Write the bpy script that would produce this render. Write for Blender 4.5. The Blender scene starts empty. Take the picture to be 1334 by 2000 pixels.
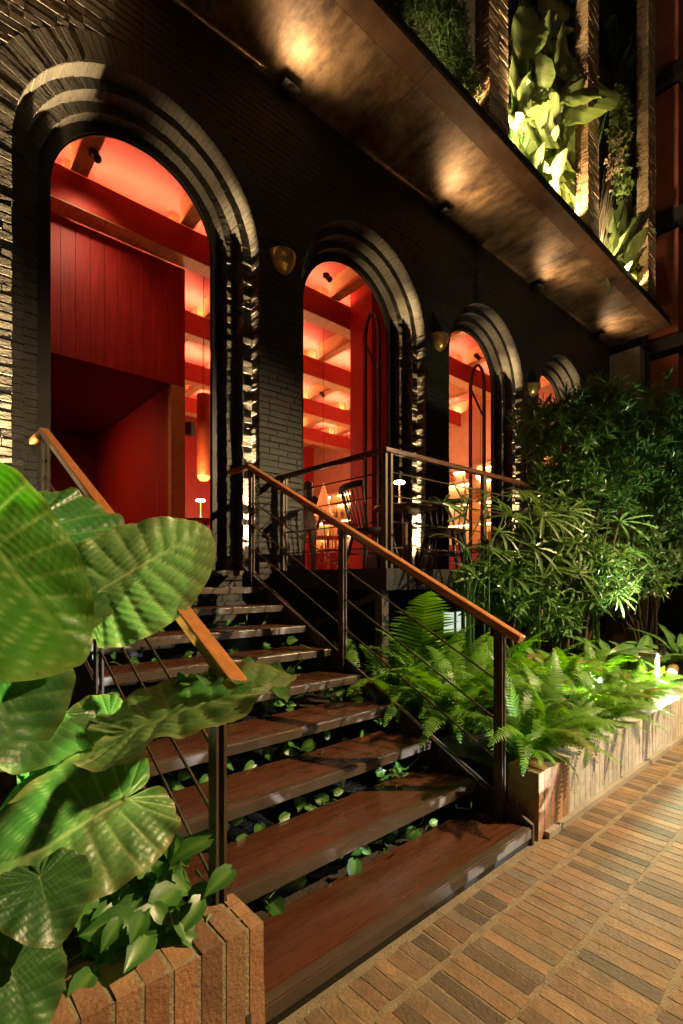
import bpy, math, random
import numpy as np
from mathutils import Vector, Matrix
rnd = random.Random(7)
rng = np.random.default_rng(7)
C = bpy.context.scene.collection
scene = bpy.context.scene
R = math.radians

# ------------------------------------------------------------------ camera, world, sun, exposure
EYE, FPX, HOR, YAW = 1.40, 970.0, 1130.0, 48.5
cam_d = bpy.data.cameras.new('camera'); cam = bpy.data.objects.new('camera', cam_d); C.objects.link(cam)
cam.location = (0, 0, EYE); cam.rotation_euler = (R(90), 0, R(YAW - 90))
cam_d.sensor_fit = 'HORIZONTAL'; cam_d.sensor_width = 36.0; cam_d.lens = 36.0 * FPX / 1334.0
cam_d.shift_y = (HOR - 1000.0) / 1334.0; cam_d.clip_start = 0.05; cam_d.clip_end = 400
scene.camera = cam

world = bpy.data.worlds.new('World'); scene.world = world; world.use_nodes = True
wn = world.node_tree; bg = wn.nodes['Background']
sky = wn.nodes.new('ShaderNodeTexSky'); sky.sky_type = 'NISHITA'; sky.sun_disc = False
sky.sun_elevation = R(4); sky.sun_rotation = R(200)
wn.links.new(sky.outputs[0], bg.inputs[0]); bg.inputs[1].default_value = 0.006
sun_d = bpy.data.lights.new('sun', 'SUN'); sun_d.energy = 0.008; sun_d.angle = R(12); sun_d.color = (1, .93, .85)
sun = bpy.data.objects.new('sun', sun_d); C.objects.link(sun); sun.rotation_euler = (R(50), 0, R(25))
vs = scene.view_settings; vs.view_transform = 'Standard'; vs.look = 'None'; vs.gamma = 1; vs.use_curve_mapping = False
vs.exposure = 0.0
scene.cycles.use_denoising = True
scene.cycles.max_bounces = 4; scene.cycles.diffuse_bounces = 3; scene.cycles.glossy_bounces = 2
scene.cycles.transparent_max_bounces = 6; scene.cycles.transmission_bounces = 3
scene.cycles.sample_clamp_indirect = 4.0
scene.cycles.caustics_reflective = False; scene.cycles.caustics_refractive = False

# ------------------------------------------------------------------ geometry of the place
CA, SA = math.cos(R(YAW)), math.sin(R(YAW))
def at(u, v, d):                       # photo pixel at a real distance along the view axis -> place in the scene
    t = (u - 667.0) / FPX
    return Vector((d * (CA + SA * t), d * (SA - CA * t), EYE - (v - HOR) / FPX * d))
def proj(p):
    d = CA * p[0] + SA * p[1]; l = SA * p[0] - CA * p[1]
    if d < .05: return (-9999, -9999, d)
    return (667 + FPX * l / d, HOR - FPX * (p[2] - EYE) / d, d)

WALL_Y, LAND, SOF = 4.5, 1.474, 6.77
ARCH_X = [1.726 + 2.754 * k for k in range(4)]
PIER_X = [ARCH_X[k] + 1.377 for k in range(4)]
ORD_R = [1.10, .995, .88, .767]; ORD_Y = [4.5, 4.66, 4.80, 4.907]; ORD_Z = [4.76, 4.78, 4.81, 4.84]
TR_Y0, TR_G, TR_Z0, TR_H = 1.288, .3224, .0915, .1537
ST_L, ST_R = .76, 2.49

# ------------------------------------------------------------------ mesh helpers
def mesh_np(name, V, F, smooth=False):
    V = np.asarray(V, dtype=np.float32); me = bpy.data.meshes.new(name)
    F = [np.asarray(f, dtype=np.int32) for f in (F if isinstance(F, list) else [F]) if len(f)]
    me.vertices.add(len(V)); me.vertices.foreach_set('co', V.ravel())
    loops = np.concatenate([f.ravel() for f in F]); tot = np.concatenate([np.full(len(f), f.shape[1]) for f in F]).astype(np.int32)
    start = np.concatenate([[0], np.cumsum(tot)[:-1]]).astype(np.int32)
    me.loops.add(len(loops)); me.loops.foreach_set('vertex_index', loops.astype(np.int32))
    me.polygons.add(len(tot)); me.polygons.foreach_set('loop_start', start)
    try: me.polygons.foreach_set('loop_total', tot)
    except Exception: pass
    me.polygons.foreach_set('use_smooth', np.full(len(tot), bool(smooth)))
    me.update(calc_edges=True); me.validate(); return me

BOXF = np.array([[0, 1, 3, 2], [4, 6, 7, 5], [0, 4, 5, 1], [2, 3, 7, 6], [0, 2, 6, 4], [1, 5, 7, 3]])
def box8(x0, x1, y0, y1, z0, z1):
    return np.array([[x, y, z] for x in (x0, x1) for y in (y0, y1) for z in (z0, z1)], dtype=float)

class MB:
    def __init__(s): s.v = []; s.f = []; s.n = 0
    def add(s, V, F):
        V = np.asarray(V, dtype=float); 
        for f in F: s.f.append([i + s.n for i in f])
        s.v.append(V); s.n += len(V); return s
    def box(s, x0, x1, y0, y1, z0, z1): return s.add(box8(x0, x1, y0, y1, z0, z1), BOXF.tolist())
    def obox(s, c, size, rz=0, M=None):
        V = box8(-size[0] / 2, size[0] / 2, -size[1] / 2, size[1] / 2, -size[2] / 2, size[2] / 2)
        m = np.array((M or Matrix.Rotation(rz, 3, 'Z')))
        return s.add(V @ m.T + np.array(c), BOXF.tolist())
    def beam(s, a, b, w, h, up=(0, 0, 1)):
        a = Vector(a); b = Vector(b); t = (b - a).normalized(); side = t.cross(Vector(up)).normalized(); n = side.cross(t)
        V = [p + side * sx * w / 2 + n * sz * h / 2 for p in (a, b) for sx in (-1, 1) for sz in (-1, 1)]
        return s.add([tuple(p) for p in V], BOXF.tolist())
    def tube(s, pts, r, n=8, cap=True):
        pts = [Vector(p) for p in pts]; rs = r if isinstance(r, (list, tuple)) else [r] * len(pts); V = []; F = []
        ref = None
        for i, p in enumerate(pts):
            t = (pts[min(i + 1, len(pts) - 1)] - pts[max(i - 1, 0)]).normalized()
            if ref is None: ref = t.orthogonal().normalized()
            ref = (ref - t * ref.dot(t)).normalized(); q = t.cross(ref)
            for k in range(n):
                a = 2 * math.pi * k / n; V.append(tuple(p + (ref * math.cos(a) + q * math.sin(a)) * rs[i]))
        for i in range(len(pts) - 1):
            for k in range(n):
                F.append([i * n + k, i * n + (k + 1) % n, (i + 1) * n + (k + 1) % n, (i + 1) * n + k])
        if cap: F.append(list(range(n))[::-1]); F.append([(len(pts) - 1) * n + k for k in range(n)])
        return s.add(V, F)
    def lathe(s, prof, c, n=24, a0=0, a1=2 * math.pi):
        full = abs(a1 - a0 - 2 * math.pi) < 1e-6; m = n if full else n + 1; V = []; F = []
        for (r, z) in prof:
            for k in range(m):
                a = a0 + (a1 - a0) * k / n; V.append((c[0] + r * math.cos(a), c[1] + r * math.sin(a), c[2] + z))
        for i in range(len(prof) - 1):
            for k in range(n):
                F.append([i * m + k, i * m + (k + 1) % m, (i + 1) * m + (k + 1) % m, (i + 1) * m + k])
        return s.add(V, F)
    def build(s, name, mat, parent=None, smooth=False):
        me = bpy.data.meshes.new(name); me.from_pydata([tuple(p) for p in np.concatenate(s.v)], [], s.f); me.update()
        if smooth: me.shade_smooth()
        return link(name, me, mat, parent)
def link(name, me, mat, parent=None):
    o = bpy.data.objects.new(name, me); C.objects.link(o)
    if mat and not me.materials: me.materials.append(mat)
    if parent: o.parent = parent; o.matrix_parent_inverse = parent_inv(parent)
    return o
def parent_inv(p):
    m = Matrix.Identity(4); q = p
    chain = []
    while q: chain.append(q); q = q.parent
    for q in reversed(chain): m = m @ (q.matrix_parent_inverse @ q.matrix_basis)
    return m.inverted()
def tag(o, label=None, cat=None, group=None, kind=None):
    if label: o['label'] = label
    if cat: o['category'] = cat
    if group: o['group'] = group
    if kind: o['kind'] = kind
    return o
def thing(name, label, cat, loc=(0, 0, 0), rz=0, group=None):
    o = bpy.data.objects.new(name, None); C.objects.link(o); o.location = loc; o.rotation_euler = (0, 0, rz)
    o.empty_display_size = .1
    return tag(o, label, cat, group)
def bevel(o, w=.004, seg=2):
    m = o.modifiers.new('bevel', 'BEVEL'); m.width = w; m.segments = seg; m.limit_method = 'ANGLE'; return o

# ------------------------------------------------------------------ materials
def mat(name, col, rough=.6, metal=0, var=.25, scale=6, bump=.15, bscale=40, stretch=(1, 1, 1), ramp=None, spec=.5, rand=0, coat=0, stain=None):
    m = bpy.data.materials.new(name); m.use_nodes = True; nt = m.node_tree; N = nt.nodes; L = nt.links; b = N['Principled BSDF']
    tc = N.new('ShaderNodeTexCoord'); mp = N.new('ShaderNodeMapping'); mp.inputs['Scale'].default_value = stretch
    g = N.new('ShaderNodeNewGeometry'); L.new(g.outputs['Position'], mp.inputs['Vector'])
    n1 = N.new('ShaderNodeTexNoise'); n1.inputs['Scale'].default_value = scale; n1.inputs['Detail'].default_value = 4
    n1.inputs['Roughness'].default_value = .62; L.new(mp.outputs[0], n1.inputs['Vector'])
    oi = N.new('ShaderNodeObjectInfo'); ad = N.new('ShaderNodeMath'); ad.operation = 'ADD'
    fr = N.new('ShaderNodeMath'); fr.operation = 'FRACT'
    L.new(oi.outputs['Random'], ad.inputs[0]); L.new(g.outputs['Random Per Island'], ad.inputs[1]); L.new(ad.outputs[0], fr.inputs[0])
    base = None
    if ramp:
        cr = N.new('ShaderNodeValToRGB'); cr.color_ramp.interpolation = 'LINEAR'; e = cr.color_ramp.elements
        while len(e) < len(ramp): e.new(.5)
        for i, (p, c) in enumerate(ramp): e[i].position = p; e[i].color = (*c, 1)
        L.new(fr.outputs[0], cr.inputs[0]); base = cr.outputs[0]
    hs = N.new('ShaderNodeHueSaturation')
    if base: L.new(base, hs.inputs['Color'])
    else: hs.inputs['Color'].default_value = (*col, 1)
    mr = N.new('ShaderNodeMapRange'); mr.inputs['From Min'].default_value = .25; mr.inputs['From Max'].default_value = .75
    mr.inputs['To Min'].default_value = 1 - var; mr.inputs['To Max'].default_value = 1 + var; L.new(n1.outputs[0], mr.inputs[0])
    val = mr.outputs[0]
    if rand:
        m2 = N.new('ShaderNodeMapRange'); m2.inputs['To Min'].default_value = 1 - rand; m2.inputs['To Max'].default_value = 1 + rand
        L.new(fr.outputs[0], m2.inputs[0]); mu = N.new('ShaderNodeMath'); mu.operation = 'MULTIPLY'
        L.new(val, mu.inputs[0]); L.new(m2.outputs[0], mu.inputs[1]); val = mu.outputs[0]
    L.new(val, hs.inputs['Value']); out = hs.outputs[0]
    if stain:
        n3 = N.new('ShaderNodeTexNoise'); n3.inputs['Scale'].default_value = stain[1]; n3.inputs['Detail'].default_value = 5; n3.inputs['Roughness'].default_value = .7
        mp3 = N.new('ShaderNodeMapping'); mp3.inputs['Scale'].default_value = stain[4] if len(stain) > 4 else (1, 1, 1); L.new(g.outputs['Position'], mp3.inputs['Vector'])
        L.new(mp3.outputs[0], n3.inputs['Vector']); c3 = N.new('ShaderNodeValToRGB'); c3.color_ramp.elements[0].position = stain[2]; c3.color_ramp.elements[1].position = stain[3]
        L.new(n3.outputs[0], c3.inputs[0]); mx = N.new('ShaderNodeMix'); mx.data_type = 'RGBA'; L.new(c3.outputs[0], mx.inputs[0])
        L.new(out, mx.inputs[6]); mx.inputs[7].default_value = (*stain[0], 1); out = mx.outputs[2]
    L.new(out, b.inputs['Base Color']); b.inputs['Roughness'].default_value = rough; b.inputs['Metallic'].default_value = metal
    rr = N.new('ShaderNodeMapRange'); rr.inputs['To Min'].default_value = max(.04, rough - .12); rr.inputs['To Max'].default_value = min(1, rough + .12)
    L.new(n1.outputs[0], rr.inputs[0]); L.new(rr.outputs[0], b.inputs['Roughness'])
    b.inputs['Specular IOR Level'].default_value = spec
    if coat: b.inputs['Coat Weight'].default_value = coat; b.inputs['Coat Roughness'].default_value = .15
    if bump:
        n2 = N.new('ShaderNodeTexNoise'); n2.inputs['Scale'].default_value = bscale; n2.inputs['Detail'].default_value = 2
        L.new(mp.outputs[0], n2.inputs['Vector']); bp = N.new('ShaderNodeBump'); bp.inputs['Strength'].default_value = bump; bp.inputs['Distance'].default_value = .01
        L.new(n2.outputs[0], bp.inputs['Height']); L.new(bp.outputs[0], b.inputs['Normal'])
    return m
def emis(name, col, s):
    m = bpy.data.materials.new(name); m.use_nodes = True; nt = m.node_tree; b = nt.nodes['Principled BSDF']
    b.inputs['Base Color'].default_value = (*col, 1); b.inputs['Emission Color'].default_value = (*col, 1); b.inputs['Emission Strength'].default_value = s
    return m
def leafmat(name, dark, light, rough=.38, trans=.3, var=.3, scale=5, vein=None, rand=.3, tint=None, bump=.0):
    m = bpy.data.materials.new(name); m.use_nodes = True; nt = m.node_tree; N = nt.nodes; L = nt.links; b = N['Principled BSDF']; out = N['Material Output']
    g = N.new('ShaderNodeNewGeometry'); oi = N.new('ShaderNodeObjectInfo'); ad = N.new('ShaderNodeMath'); fr = N.new('ShaderNodeMath'); fr.operation = 'FRACT'
    L.new(oi.outputs['Random'], ad.inputs[0]); L.new(g.outputs['Random Per Island'], ad.inputs[1]); L.new(ad.outputs[0], fr.inputs[0])
    n = N.new('ShaderNodeTexNoise'); n.inputs['Scale'].default_value = scale; n.inputs['Detail'].default_value = 4; L.new(g.outputs['Position'], n.inputs['Vector'])
    m1 = N.new('ShaderNodeMath'); m1.operation = 'MULTIPLY_ADD'; L.new(fr.outputs[0], m1.inputs[0]); m1.inputs[1].default_value = rand
    sc = N.new('ShaderNodeMath'); sc.operation = 'MULTIPLY_ADD'; L.new(n.outputs[0], sc.inputs[0]); sc.inputs[1].default_value = 1.8 * var * 2; sc.inputs[2].default_value = .5 - 1.8 * var - rand * .5
    L.new(sc.outputs[0], m1.inputs[2])
    mx = N.new('ShaderNodeMix'); mx.data_type = 'RGBA'; L.new(m1.outputs[0], mx.inputs[0]); mx.inputs[6].default_value = (*dark, 1); mx.inputs[7].default_value = (*light, 1)
    col = mx.outputs[2]
    if tint:                                   # yellowed, browned patches along the leaf edge
        n2 = N.new('ShaderNodeTexNoise'); n2.inputs['Scale'].default_value = 9; L.new(g.outputs['Position'], n2.inputs['Vector'])
        at2 = N.new('ShaderNodeAttribute'); at2.attribute_name = 'edge'; mm = N.new('ShaderNodeMath'); mm.operation = 'MULTIPLY'; L.new(at2.outputs['Fac'], mm.inputs[0]); L.new(n2.outputs[0], mm.inputs[1])
        mx3 = N.new('ShaderNodeMix'); mx3.data_type = 'RGBA'; L.new(mm.outputs[0], mx3.inputs[0]); L.new(col, mx3.inputs[6]); mx3.inputs[7].default_value = (*tint, 1); col = mx3.outputs[2]
        n6 = N.new('ShaderNodeTexNoise'); n6.inputs['Scale'].default_value = 42; n6.inputs['Detail'].default_value = 2; L.new(g.outputs['Position'], n6.inputs['Vector'])
        r6 = N.new('ShaderNodeMapRange'); r6.inputs['From Min'].default_value = .66; r6.inputs['From Max'].default_value = .74; r6.inputs['To Max'].default_value = .6; L.new(n6.outputs[0], r6.inputs[0])
        mx6 = N.new('ShaderNodeMix'); mx6.data_type = 'RGBA'; L.new(r6.outputs[0], mx6.inputs[0]); L.new(col, mx6.inputs[6]); mx6.inputs[7].default_value = (.12, .08, .03, 1); col = mx6.outputs[2]
    if vein:
        at_ = N.new('ShaderNodeAttribute'); at_.attribute_name = 'vein'; mx2 = N.new('ShaderNodeMix'); mx2.data_type = 'RGBA'
        L.new(at_.outputs['Fac'], mx2.inputs[0]); L.new(col, mx2.inputs[6]); mx2.inputs[7].default_value = (*vein, 1); col = mx2.outputs[2]
    L.new(col, b.inputs['Base Color']); b.inputs['Roughness'].default_value = rough
    if bump:
        n5 = N.new('ShaderNodeTexNoise'); n5.inputs['Scale'].default_value = 75; n5.inputs['Detail'].default_value = 3; bp = N.new('ShaderNodeBump'); bp.inputs['Strength'].default_value = bump; bp.inputs['Distance'].default_value = .002
        L.new(g.outputs['Position'], n5.inputs['Vector']); L.new(n5.outputs[0], bp.inputs['Height']); L.new(bp.outputs[0], b.inputs['Normal'])
    t = N.new('ShaderNodeBsdfTranslucent'); hv = N.new('ShaderNodeHueSaturation'); hv.inputs['Value'].default_value = 1.5; hv.inputs['Saturation'].default_value = 1.1
    L.new(col, hv.inputs['Color']); L.new(hv.outputs[0], t.inputs['Color'])
    ms = N.new('ShaderNodeMixShader'); ms.inputs[0].default_value = trans; L.new(b.outputs[0], ms.inputs[1]); L.new(t.outputs[0], ms.inputs[2]); L.new(ms.outputs[0], out.inputs['Surface'])
    return m

PB = mat('painted_brick', (.029, .0285, .026), .62, var=.22, scale=14, bump=.35, bscale=55, rand=.12)
PM = mat('painted_mortar', (.022, .022, .021), .85, var=.3, scale=18, bump=.5, bscale=60)
PAVE = mat('paving_brick', (.2, .1, .05), .75, var=.3, scale=11, bump=.4, bscale=70, rand=.12,
           ramp=[(0, (.085, .066, .048)), (.13, (.17, .105, .06)), (.32, (.27, .165, .085)), (.5, (.21, .13, .07)), (.66, (.30, .19, .1)), (.8, (.14, .112, .075)), (.92, (.23, .125, .07)), (1, (.09, .078, .06))],
           stain=((.12, .095, .06), 4.5, .5, .74))
MORT = mat('mortar', (.31, .25, .155), .9, var=.3, scale=16, bump=.5, bscale=90)
MORTP = mat('paving_mortar', (.235, .185, .115), .9, var=.35, scale=16, bump=.5, bscale=90)
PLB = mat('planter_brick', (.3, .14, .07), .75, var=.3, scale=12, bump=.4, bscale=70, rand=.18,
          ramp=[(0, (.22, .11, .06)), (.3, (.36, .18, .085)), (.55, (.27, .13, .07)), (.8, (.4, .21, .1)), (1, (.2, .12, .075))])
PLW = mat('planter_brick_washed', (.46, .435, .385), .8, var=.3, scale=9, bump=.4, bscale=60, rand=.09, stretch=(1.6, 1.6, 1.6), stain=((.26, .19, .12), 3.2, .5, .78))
TWOOD = mat('tread_wood', (.082, .029, .014), .28, var=.4, scale=4, bump=.1, bscale=30, stretch=(1, 9, 9), rand=.22, stain=((.05, .022, .012), 2.2, .5, .8, (1, 4, 4)))
RAILW = mat('rail_wood', (.52, .2, .06), .33, var=.3, scale=5, bump=.06, bscale=40, stretch=(9, 1, 9), coat=.3)
STEEL = mat('brown_steel', (.085, .063, .043), .45, metal=.3, var=.35, scale=6, bump=.12, bscale=30)
BLK = mat('black_metal', (.012, .011, .01), .45, metal=.2, var=.2, bump=.05)
BRASS = mat('brass', (.85, .58, .2), .3, metal=.75, var=.2, scale=5, bump=.04, bscale=9)
SOFM = mat('bronze_soffit', (.27, .175, .095), .5, metal=.45, var=.55, scale=3.4, bump=.12, bscale=14, stretch=(3.0, 1, 1), stain=((.05, .024, .011), 1.3, .40, .66, (1.6, .9, 1)))
SOFE = mat('bronze_edge', (.15, .08, .04), .5, metal=.25, var=.45, scale=4, bump=.15, bscale=30)
REDP = mat('red_plaster', (.75, .14, .09), .75, var=.14, scale=2.2, bump=.08, bscale=20)
REDW = mat('red_wood', (.5, .022, .016), .5, var=.3, scale=4, bump=.06, bscale=20, stretch=(7, 7, .5))
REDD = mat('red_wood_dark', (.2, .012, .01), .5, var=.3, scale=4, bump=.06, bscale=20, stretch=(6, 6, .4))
REDB = mat('red_beam', (.5, .035, .02), .5, var=.25, scale=4, bump=.06, bscale=24, stretch=(.6, 8, 8))
ORGW = mat('orange_wood', (.74, .36, .14), .5, var=.25, scale=4, bump=.06, bscale=24, stretch=(8, .8, 8))
ORGP = mat('orange_plaster', (.8, .38, .21), .8, var=.12, scale=3, bump=.05)
SOIL = mat('soil', (.03, .02, .013), .95, var=.5, scale=18, bump=.9, bscale=60)
DCHAIR = mat('dark_chair_wood', (.016, .012, .01), .35, var=.3, scale=9, bump=.04)
RCHAIR = mat('red_chair_wood', (.4, .09, .03), .4, var=.25, scale=9, bump=.04)
CREAM = mat('cream_board', (.75, .55, .32), .7, var=.15, scale=5)
FINB = mat('fin_brick', (.36, .22, .12), .75, var=.3, scale=14, bump=.4, bscale=60, rand=.22)
TERRA = mat('terracotta_panel', (.4, .1, .055), .7, var=.25, scale=3, bump=.1)
DARKB = mat('dark_cladding', (.03, .022, .018), .6, var=.3, scale=3, bump=.1)
CONC = mat('concrete', (.3, .26, .2), .85, var=.25, scale=5, bump=.25, bscale=40)
SCREEN = mat('black_wall', (.02, .02, .018), .8, var=.3, scale=5, bump=.2)
GLASS = bpy.data.materials.new('pane_glass'); GLASS.use_nodes = True
_b = GLASS.node_tree.nodes['Principled BSDF']; _b.inputs['Base Color'].default_value = (1, .9, .88, 1); _b.inputs['Roughness'].default_value = .03; _b.inputs['Transmission Weight'].default_value = 1; _b.inputs['IOR'].default_value = 1.05
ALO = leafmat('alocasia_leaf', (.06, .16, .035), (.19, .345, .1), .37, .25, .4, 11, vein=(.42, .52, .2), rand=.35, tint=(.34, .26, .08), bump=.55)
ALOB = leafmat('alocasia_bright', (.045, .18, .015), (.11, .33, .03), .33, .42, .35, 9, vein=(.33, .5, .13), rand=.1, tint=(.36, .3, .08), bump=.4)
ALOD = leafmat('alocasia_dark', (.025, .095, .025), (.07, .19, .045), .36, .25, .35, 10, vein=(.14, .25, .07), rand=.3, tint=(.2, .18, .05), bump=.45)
STEMG = leafmat('stem_green', (.05, .14, .02), (.1, .22, .04), .4, .1)
POTH = leafmat('pothos_leaf', (.03, .12, .02), (.09, .24, .035), .36, .22, .25, 20, vein=(.16, .3, .06), rand=.5)
FERN = leafmat('fern_frond', (.075, .2, .018), (.2, .4, .04), .45, .35, .25, 4, rand=.6)
FERND = leafmat('dry_fern_frond', (.2, .12, .03), (.32, .24, .06), .6, .3, .25, 4, rand=.6)
SHRUB = leafmat('shrub_leaf', (.045, .12, .022), (.12, .25, .055), .28, .22, .3, 3, rand=.7)
PALM = leafmat('palm_leaf', (.05, .11, .02), (.13, .21, .05), .36, .28, .3, 3, rand=.6)
BAMB = leafmat('pale_shrub_leaf', (.05, .11, .02), (.15, .22, .06), .36, .32, .3, 3, rand=.7)
BROAD = leafmat('broad_leaf', (.14, .2, .045), (.36, .42, .13), .42, .3, .3, 6, rand=.6, vein=(.44, .46, .2), bump=.3)
HANG = leafmat('hanging_leaf', (.03, .06, .012), (.09, .13, .03), .45, .3, .3, 3, rand=.7)
FLOW = leafmat('pale_flower', (.4, .28, .16), (.7, .5, .32), .6, .3, .2, 9, rand=.8)
BARK = mat('bark', (.1, .07, .04), .85, var=.4, scale=12, bump=.6, bscale=50)

def spot(loc, target, watts, col=(1, .72, .42), angle=60, blend=.6, radius=.03, parent=None):
    l = bpy.data.lights.new('spot', 'SPOT'); l.energy = watts; l.color = col; l.spot_size = R(angle); l.spot_blend = blend; l.shadow_soft_size = radius
    o = bpy.data.objects.new('spot', l); C.objects.link(o); o.location = loc
    o.rotation_euler = (Vector(target) - Vector(loc)).to_track_quat('-Z', 'Y').to_euler(); return o
def point(loc, watts, col=(1, .72, .42), radius=.05):
    l = bpy.data.lights.new('glow', 'POINT'); l.energy = watts; l.color = col; l.shadow_soft_size = radius
    o = bpy.data.objects.new('glow', l); C.objects.link(o); o.location = loc; return o
# ------------------------------------------------------------------ bricks: the 300 that show largest become parts, the rest one joined part
def place_bricks(bricks, parent, material, name='brick', rest='brickwork', limit=300, keep=None):
    sc = []
    for i, B in enumerate(bricks):
        c = B.mean(axis=0); u, v, d = proj(c)
        if d < .2 or not (-15 < u < 1349 and -15 < v < 2015): sc.append(-1); continue
        e = np.sort((B.max(axis=0) - B.min(axis=0)))[::-1]; s = e[0] * e[1] / d ** 2
        if keep and not keep(c, u, v): s *= .02
        sc.append(s)
    order = np.argsort(-np.array(sc)); top = [i for i in order[:limit] if sc[i] > 0]; ts = set(top)
    for i in top:
        me = bpy.data.meshes.new(name); me.from_pydata([tuple(p) for p in bricks[i]], [], BOXF.tolist()); link(name, me, material, parent)
    left = [bricks[i] for i in range(len(bricks)) if i not in ts]
    if left:
        V = np.concatenate(left); F = np.concatenate([BOXF + 8 * k for k in range(len(left))])
        o = link(rest, mesh_np(rest, V, F), material, parent); o['kind'] = 'stuff'
def jit(B, a): return B + rng.uniform(-a, a, B.shape)

# ------------------------------------------------------------------ pavement
ground = MB().add([(-60, -60, 0), (90, -60, 0), (90, 60, 0), (-60, 60, 0)], [[0, 1, 2, 3]]).build('pavement', MORTP); tag(ground, kind='structure')
pb = []
rows = [(1.118, 1.262)] + [(1.107 - .291 * (k + 1) + .010, 1.107 - .291 * k - .010) for k in range(9)]
for ri, (y0, y1) in enumerate(rows):
    x = -.6 + rnd.random() * .05; drift = 0
    while x < 9.5:
        w = rnd.uniform(.050, .067); gap = rnd.uniform(.007, .011)
        if True:
            B = box8(x, x + w, y0 + rnd.uniform(-.006, .008), y1 + rnd.uniform(-.008, .006), -.02, .0015 + rnd.uniform(-.0003, .0006)); q_ = rng.uniform(-.004, .004, (4, 2)); B[:, :2] += np.repeat(q_, 2, 0); B[:, 2] = np.maximum(B[:, 2], -.02); 
            B[:, 0] += (B[:, 1] - y0) * rnd.uniform(-.014, .014); pb.append(B)
        x += w + gap
place_bricks(pb, ground, PAVE, rest='paving_brickwork')

# ------------------------------------------------------------------ the restaurant building
bld = thing('restaurant_building', 'black painted brick restaurant with four tall stepped arches glowing red inside', 'building', (6.0, 4.7, 0))
def profile(xc, r, zc, n=40, z0=LAND):
    a = sorted(set([math.pi * k / n for k in range(n + 1)] + [math.atan2(SOF - zc, 1.377), math.pi - math.atan2(SOF - zc, 1.377)]), reverse=True)
    return [(xc - r, z0, None)] + [(xc + r * math.cos(t), zc + r * math.sin(t), t) for t in a] + [(xc + r, z0, None)]
wall = MB(); YB = WALL_Y + .007
def outer(p, xc, zc):
    x, z, t = p
    if t is None: return (xc + math.copysign(1.377, x - xc), z)
    c, s = math.cos(t), math.sin(t); k = min(1.377 / max(abs(c), 1e-6), (SOF - zc) / max(s, 1e-6)); return (xc + c * k, zc + s * k)
for xc in ARCH_X:
    pr = profile(xc, ORD_R[0], ORD_Z[0]); n = len(pr)
    wall.add([(x, YB, z) for x, z, t in pr] + [(q[0], YB, q[1]) for q in (outer(p, xc, ORD_Z[0]) for p in pr)], [[i, i + 1, n + i + 1, n + i] for i in range(n - 1)])
    wall.box(xc - 1.377, xc + 1.377, YB, 5.0, .0, LAND - .03)
wall.box(-3.0, ARCH_X[0] - 1.377, YB, 5.0, 0, SOF); wall.box(ARCH_X[3] + 1.377, 12.28, YB, 5.0, 0, SOF)
wall_o = wall.build('wall', PM, bld)
bricks = []
P_ = .068
def voussoirs(xc, zc, r0, r1, y0, y1):
    n = int(math.pi * r0 / .052)
    for k in range(n):
        g = .0028 / r0; a0 = math.pi * k / n + g; a1 = math.pi * (k + 1) / n - g; dr = rnd.uniform(-.003, .0025); dy = rnd.uniform(-.002, .002)
        B = np.array([[xc + r * math.cos(a), y, zc + r * math.sin(a)] for a in (a0, a1) for y in (y0 + dy, y1) for r in (r0 + dr, r1)]); bricks.append(jit(B, .0012))
def jambs(xc, zc, r0, r1, y0, y1):
    for s in (-1, 1):
        z = LAND + .004
        while z < zc - .02:
            h = min(rnd.uniform(.05, .062), zc - z - .004); dr = rnd.uniform(-.005, .005); dy = rnd.uniform(-.006, .005)
            xs = sorted((xc + s * (r0 + dr), xc + s * r1)); B = jit(box8(xs[0], xs[1], y0 + dy, y1, z, z + h), .002); bricks.append(B); z += h + rnd.uniform(.006, .011)
for xc in ARCH_X:
    ar = MB()
    for i in range(3):
        p0 = profile(xc, ORD_R[i] + .006, ORD_Z[i]); n = len(p0); y1 = ORD_Y[i + 1] + .02
        ar.add([(x, WALL_Y + .007 if i == 0 else ORD_Y[i] + .006, z) for x, z, t in p0] + [(x, y1, z) for x, z, t in p0], [[k, n + k, n + k + 1, k + 1] for k in range(n - 1)])
        p1 = profile(xc, ORD_R[i + 1] + .006, ORD_Z[i + 1]); yf = ORD_Y[i + 1] + .006
        ar.add([(x, yf, z) for x, z, t in p0] + [(x, yf, z) for x, z, t in p1], [[k, k + 1, n + k + 1, n + k] for k in range(n - 1)])
    ao = ar.build('archway', PM, bld)
    fr = MB(); pa = profile(xc, ORD_R[3], ORD_Z[3]); pc = profile(xc, ORD_R[3] + .12, ORD_Z[3]); n = len(pa)
    for (ya, yb, ra) in ((ORD_Y[3], 4.955, 0), (ORD_Y[3] + .02, 4.94, -.012)):
        q = profile(xc, ORD_R[3] + ra, ORD_Z[3] + ra * .3)
        fr.add([(x, ya, z) for x, z, t in pc] + [(x, ya, z) for x, z, t in q] + [(x, yb, z) for x, z, t in q] + [(x, yb, z) for x, z, t in pc],
               [[k + j * n, k + 1 + j * n, (k + 1) + (j + 1) * n, k + (j + 1) * n] for j in range(3) for k in range(n - 1)])
    fr.build('door_frame', BLK, bld)
    voussoirs(xc, ORD_Z[0], ORD_R[0], ORD_R[0] + .235, ORD_Y[0], ORD_Y[1] + .02)
    for i in (1, 2):
        voussoirs(xc, ORD_Z[i], ORD_R[i], ORD_R[i - 1] + .01, ORD_Y[i], ORD_Y[i + 1] + .02); jambs(xc, ORD_Z[i], ORD_R[i], ORD_R[i - 1] + .01, ORD_Y[i], ORD_Y[i + 1] + .02)
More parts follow.
